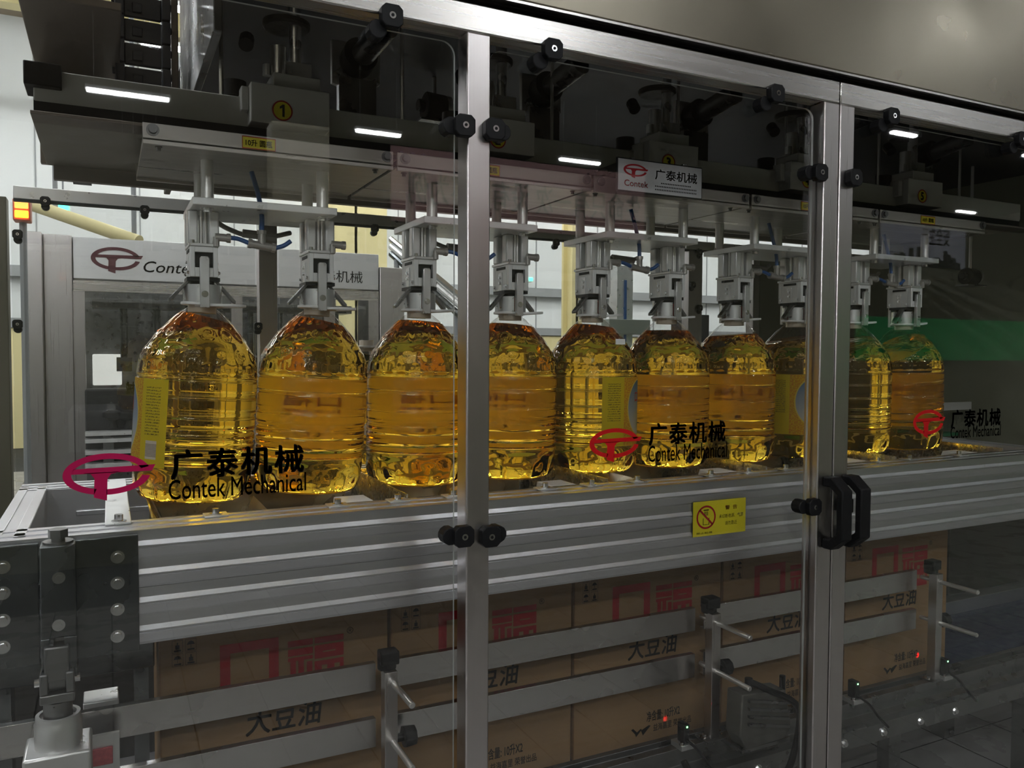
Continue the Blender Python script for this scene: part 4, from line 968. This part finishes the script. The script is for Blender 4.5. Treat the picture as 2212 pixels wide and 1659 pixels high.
for k, c in enumerate(cs):
    c.location.x += CW*k if k < 5 else CW*5+.16; c['label'] = CLAB[k]; c['group'] = 'cartons of soybean oil on the conveyor'
# guide rails and stanchions ----------------------------------
STX = (.467, 1.245, 2.022)
segs = ((-.62, .455), (.482, 1.232), (1.258, 2.008))
k = 0
for (z0, z1, nm) in ((-.655, -.601, 'upper'), (-.766, -.710, 'lower')):
    for i, (a, b_) in enumerate(segs):
        bm = BM(); prism(bm, [(1.50, z0), (1.50, z1), (1.515, z1), (1.515, z1-.003), (1.503, z1-.003), (1.503, z0+.003), (1.515, z0+.003), (1.515, z0)], 'x', a, b_)
        tag(obj('guide_rail', bm, mat('satin_rail_steel', (.58, .56, .55), 1, .28, (3, 6, 5), .0, .08), None, bev=.0006), '%s flat steel guide rail %s' % (nm, ('left of the first stanchion', 'between first and middle stanchion', 'between middle and last stanchion')[i]), 'rail', 'guide rails before the cartons')
def stanchion(x, lab):
    t = thing('rail_stanchion', lab, 'post', (x, 1.46, -.90), 'stanchions that hold the guide rails')
    obox('post', STEELV, t, x-.0125, x+.0125, 1.44, 1.465, -.893, -.60, .001)
    one('top_clamp', BLACK, t, lambda b: (cyl(b, (x, 1.468, -.603), (x, 1.468, -.578), .018, 20), box(b, x-.016, x+.020, 1.45, 1.48, -.592, -.566)), .003)
    obox('foot_plate', MSTEEL, t, x-.03, x+.03, 1.43, 1.475, -.8925, -.889, .0005)
    for z in (-.622, -.735): one('clamp_rod', ROD, t, lambda b: (cyl(b, (x+.004, 1.50, z), (x+.004, 1.335, z), .0058, 14), cyl(b, (x+.004, 1.335, z), (x+.004, 1.333, z), .0045, 12)))
    one('side_knob', BLACK, t, lambda b: (cyl(b, (x+.0125, 1.455, -.735), (x+.032, 1.455, -.735), .008, 12), cyl(b, (x+.028, 1.455, -.735), (x+.052, 1.455, -.735), .021, 8, .019, smooth=False)), .002)
    for s in (-1, 1): one('foot_bolt', CHROME, t, lambda b: hexbolt(b, (x+s*.022, 1.452, -.889), (0, 0, 1), .005, .007))
for x, l in zip(STX, ('steel stanchion with black knob left of the steel post', 'steel stanchion in front of the third and fourth carton', 'steel stanchion at the end of the rails, right pane')): stanchion(x, l)
# sensors, connector box and cables
def sensor(px, py, lab, led=True):
    a = at(px, py, 1.44); x = a.x; z = -.886
    t = thing('photo_sensor', lab, 'sensor', (x, 1.44, z), 'sensors along the conveyor rail')
    obox('housing', BLACK, t, x-.008, x+.008, 1.43, 1.455, z+.006, z+.05, .002)
    obox('base', ALUM, t, x-.018, x+.018, 1.425, 1.465, z-.006, z+.006, .001)
    obox('led', LED_S, t, x-.0016, x+.0016, 1.429, 1.431, z+.043, z+.0465)
    one('screw', CHROME, t, lambda b: hexbolt(b, (x-.013, 1.432, z+.006), (0, 0, 1), .004, .005))
    one('cable', BLACK, t, lambda b: tube(b, curve_pts([(x, 1.43, z+.015), (x+.012, 1.405, z), (x+.03, 1.39, z-.03), (x+.06, 1.385, z-.06)], 6), .0032, 8))
sensor(1478, 1575, 'small black sensor with green light before the third carton')
sensor(1846, 1480, 'small black sensor with green light just right of the double post')
sensor(2040, 1435, 'small black sensor with green light near the last stanchion')
x0, x1, z0, z1 = rect(1590, 1484, 1700, 1600, 1.38)
t = thing('connector_box', 'dirty grey sensor junction box with hoses on the conveyor rail', 'box', ((x0+x1)/2, 1.4, z0))
one('shell', mat('grimy_casting', (.16, .155, .14), .5, .5, (25, 25, 25), .3, .4), t, lambda b: prism(b, [(x0, z0+.03), (x0+.004, z1), (x1-.02, z1-.012), (x1, z0+.02), (x1-.02, z0), (x0+.02, z0-.004)], 'y', 1.365, 1.415), .003)
for k in range(4): one('cooling_rib', MSTEEL, t, lambda b: prism(b, [(x0+.02, z1-.012-.018*k), (x1-.012, z1-.040-.018*k), (x1-.012, z1-.046-.018*k), (x0+.02, z1-.018-.018*k)], 'y', 1.358, 1.366))
one('connector', BLACK, t, lambda b: (cyl(b, (x0+.045, 1.39, z1-.004), (x0+.045, 1.39, z1+.022), .009, 12), cyl(b, (x1-.006, 1.39, z1-.03), (x1-.006, 1.39, z1+.01), .007, 12)))
one('bracket', MSTEEL, t, lambda b: box(b, x0+.01, x1, 1.37, 1.46, z0-.012, z0-.004))
one('hose', BLACK, t, lambda b: tube(b, curve_pts([(x0+.05, 1.388, z1+.012), (x0+.075, 1.37, z1), (x1+.002, 1.35, z1-.05), (x1-.004, 1.35, z0-.02), (x1-.045, 1.35, z0-.085), (x0+.0, 1.35, z0-.125), (x0-.07, 1.36, z0-.11), (x0-.115, 1.38, z0-.05), (x0-.13, 1.40, z0-.01)], 8), .0075, 12))
# red light spots from the sensors' beams, cast by real small lamps
def red_spot(px, py):
    a = at(px, py, CYF)
    ld = bpy.data.lights.new('sensor_beam', 'SPOT'); ld.energy = 4.0; ld.color = (1, .01, .03); ld.spot_size = math.radians(5.0); ld.spot_blend = .8; ld.shadow_soft_size = .001
    o = bpy.data.objects.new('sensor_beam', ld); C.objects.link(o); p = Vector((a.x+.02, 1.43, -.80)); o.location = p+Vector((0, 0, CZ))
    o.rotation_euler = (a-p).to_track_quat('-Z', 'Y').to_euler()
for q in ((1438, 1552), (1527, 1528), (1982, 1415)): red_spot(*q)

# dark beams and boxes behind the lifting cylinder, lower left
t = thing('lower_cross_beam', 'dark steel cross beam low behind the lifting cylinder', 'beam', (-.2, 1.75, -.66))
obox('beam', DSTEEL, t, -1.0, .07, 1.62, 1.70, -.585, -.50, .003)
one('upright', DSTEEL, t, lambda b: (box(b, -.22, -.16, 1.64, 1.70, FL, -.585), box(b, .035, .06, 1.64, 1.66, FL, -.585)))
obox('grey_cover', ALUM, t, at(180, 1500, 1.64).x, at(217, 1500, 1.64).x+.03, 1.60, 1.66, -.69, -.625, .002)
obox('bright_stop', STEEL, t, -.08, .02, 1.59, 1.62, -.515, -.495)
t = thing('reflector_strip', 'small pinkish red reflector strip low at the left', 'reflector', at(205, 1640, 1.45))
x0, x1, z0, z1 = rect(172, 1618, 244, 1655, 1.45); obox('backing', ALUM, t, x0-.005, x1+.01, 1.452, 1.46, z0-.3, z1+.02); obox('tape', PINK, t, x0, x1, 1.448, 1.452, z0, z1, .001)

# ================================================================== SIGN, MOTOR, REAR CONVEYOR
x0, x1, z0, z1 = at(1333, 380, 1.44).x, at(1518, 390, 1.44).x, .3395, .4105
t = thing('maker_sign', 'silver maker sign with black border hung in the middle pane', 'sign', ((x0+x1)/2, 1.44, z0))
obox('border', BLACK, t, x0, x1, 1.441, 1.446, z0, z1, .002); obox('plate', OFFW, t, x0+.003, x1-.003, 1.4402, 1.442, z0+.003, z1-.003)
W, Hh = x1-x0, z1-z0; ys = 1.4398
logo('maker_logo', RED, t, x0+.07*W, x0+.35*W, z0+.42*Hh, z0+.84*Hh, ys)
text('maker_lettering', 'Contek', RED, t, x0+.08*W, x0+.35*W, z0+.17*Hh, z0+.36*Hh, ys, .03)
text('maker_lettering', '广泰机械', INK, t, x0+.43*W, x0+.93*W, z0+.46*Hh, z0+.78*Hh, ys, .03)
bm = BM()
for k, (a, b_) in enumerate(((.5, .86), (.43, .93), (.43, .93))):
    u = a
    while u < b_: bar(bm, u, .34-.10*k, u+.012, .38-.10*k); u += .02
for v in bm.verts: v.co = Vector((x0+v.co.x*W, ys, z0+v.co.y*Hh))
obj('small_print', bm, INK, t, fix=False)
obox('hanger', MSTEEL, t, x0+.04, x0+.05, 1.446, 1.625, z0+.06, z0+.075); obox('hanger', MSTEEL, t, x1-.05, x1-.04, 1.446, 1.625, z0+.06, z0+.075)
def hang_motor(px, py, Y, lab, r=.035):
    a = at(px, py, Y); t = thing('round_motor', lab, 'motor', a)
    one('body', DARK, t, lambda b: (cyl(b, a+Vector((-.03, 0, 0)), a+Vector((.03, 0, -.004)), r, 24), cyl(b, a+Vector((-.05, 0, 0)), a+Vector((-.03, 0, 0)), r*.45, 16)), .003)
    one('end_band', ALUM, t, lambda b: cyl(b, a+Vector((.03, 0, 0)), a+Vector((.045, 0, 0)), r*.9, 24))
    one('hanger_rod', ROD, t, lambda b: cyl(b, a+Vector((0, 0, r*.9)), Vector((a.x, a.y, .78)), .006, 10))
    one('mount', MSTEEL, t, lambda b: box(b, a.x-.05, a.x+.07, a.y-.03, a.y+.03, a.z-r-.006, a.z-r))
hang_motor(2095, 597, 2.2, 'dark round motor on a hanging rod behind the right pane')
hang_motor(938, 232, 2.2, 'dark round motor in the hood left of the steel post', .04)
x0, x1 = at(2148, 500, 2.35).x, at(2174, 500, 2.35).x
t = thing('slide_column', 'pale upright slide column behind the right pane', 'column', ((x0+x1)/2, 2.35, FL))
obox('profile', ALUM, t, x0, x1, 2.35, 2.40, at(2160, 622, 2.35).z, .78, .002); obox('head_plate', DARK, t, x0-.03, x0, 2.34, 2.41, .3, .78)
one('screw', CHROME, t, lambda b: bolt(b, at(2160, 560, 2.35), (0, -1, 0), .008, .006))
t = thing('infeed_conveyor', 'narrow bottle conveyor along the rear with a pale guide rail', 'conveyor', (1.4, 2.5, FL))
obox('belt', mat('green_belt', (.02, .16, .07), 0, .5), t, .3, 3.5, 2.42, 2.70, -.375, -.36, .002)
obox('guide', ALUL, t, .3, 3.5, 2.36, 2.37, -.25, -.215, .001)
obox('side_plate', ALUM, t, .3, 3.5, 2.38, 2.41, -.46, -.385, .002)
for x in (.4, 1.4, 2.4, 3.4): obox('leg', ALUM, t, x-.02, x+.02, 2.45, 2.65, FL, -.375, .002)
for x in (.35, 1.3, 2.3, 3.3): obox('guide_arm', MSTEEL, t, x, x+.02, 2.37, 2.42, -.40, -.23)
# two waiting bottles on it
X = at(792, 870, 2.55).x
bt = [o for o in bpy.data.objects if o.name.startswith('oil_bottle') and o.type == 'EMPTY']
c = copy_tree(bt[1]); c.matrix_world = Matrix.Translation((X, 2.55, -.36+CZ)); c['label'] = 'oil bottle standing on the rear conveyor between second and third bottle'; c['group'] = 'bottles waiting on the rear conveyor'
x0 = at(1992, 1150, 2.0).x
t = thing('dark_cover', 'dark machine cover under the frame at the far right', 'cover', (x0+.5, 2.2, FL))
obox('side_sheet', mat('dark_brown_sheet', (.05, .045, .035), .3, .5), t, x0+.16, x0+1.1, 2.0, 2.3, FL+.6, -.62, .004); obox('foot', MSTEEL, t, x0+.3, x0+.36, 2.1, 2.16, FL, FL+.6)
# small mirrored floor scanner: round carton counter box on the rear screen
x0, x1, z0, z1 = rect(2072, 825, 2104, 862, 2.9)
t = thing('wall_sensor', 'small ribbed grey box on the rear panel right of the last bottle', 'sensor', ((x0+x1)/2, 2.95, z0))
obox('case', BLACK, t, x0-.004, x1+.03, 2.93, 3.0, z0-.006, z1+.006, .002)
for k in range(9): a = x0+(x1-x0)*k/9; obox('fin', ALUM, t, a, a+(x1-x0)/14, 2.915, 2.932, z0, z1)
x0, x1, z0, z1 = rect(1342, 732, 1362, 744, 1.55)
tg = obox('price_tag', WHITEP, None, x0, x1, 1.572, 1.574, z0, z1); tag(tg, 'tiny white tag stuck between the fifth and sixth bottle', 'tag')
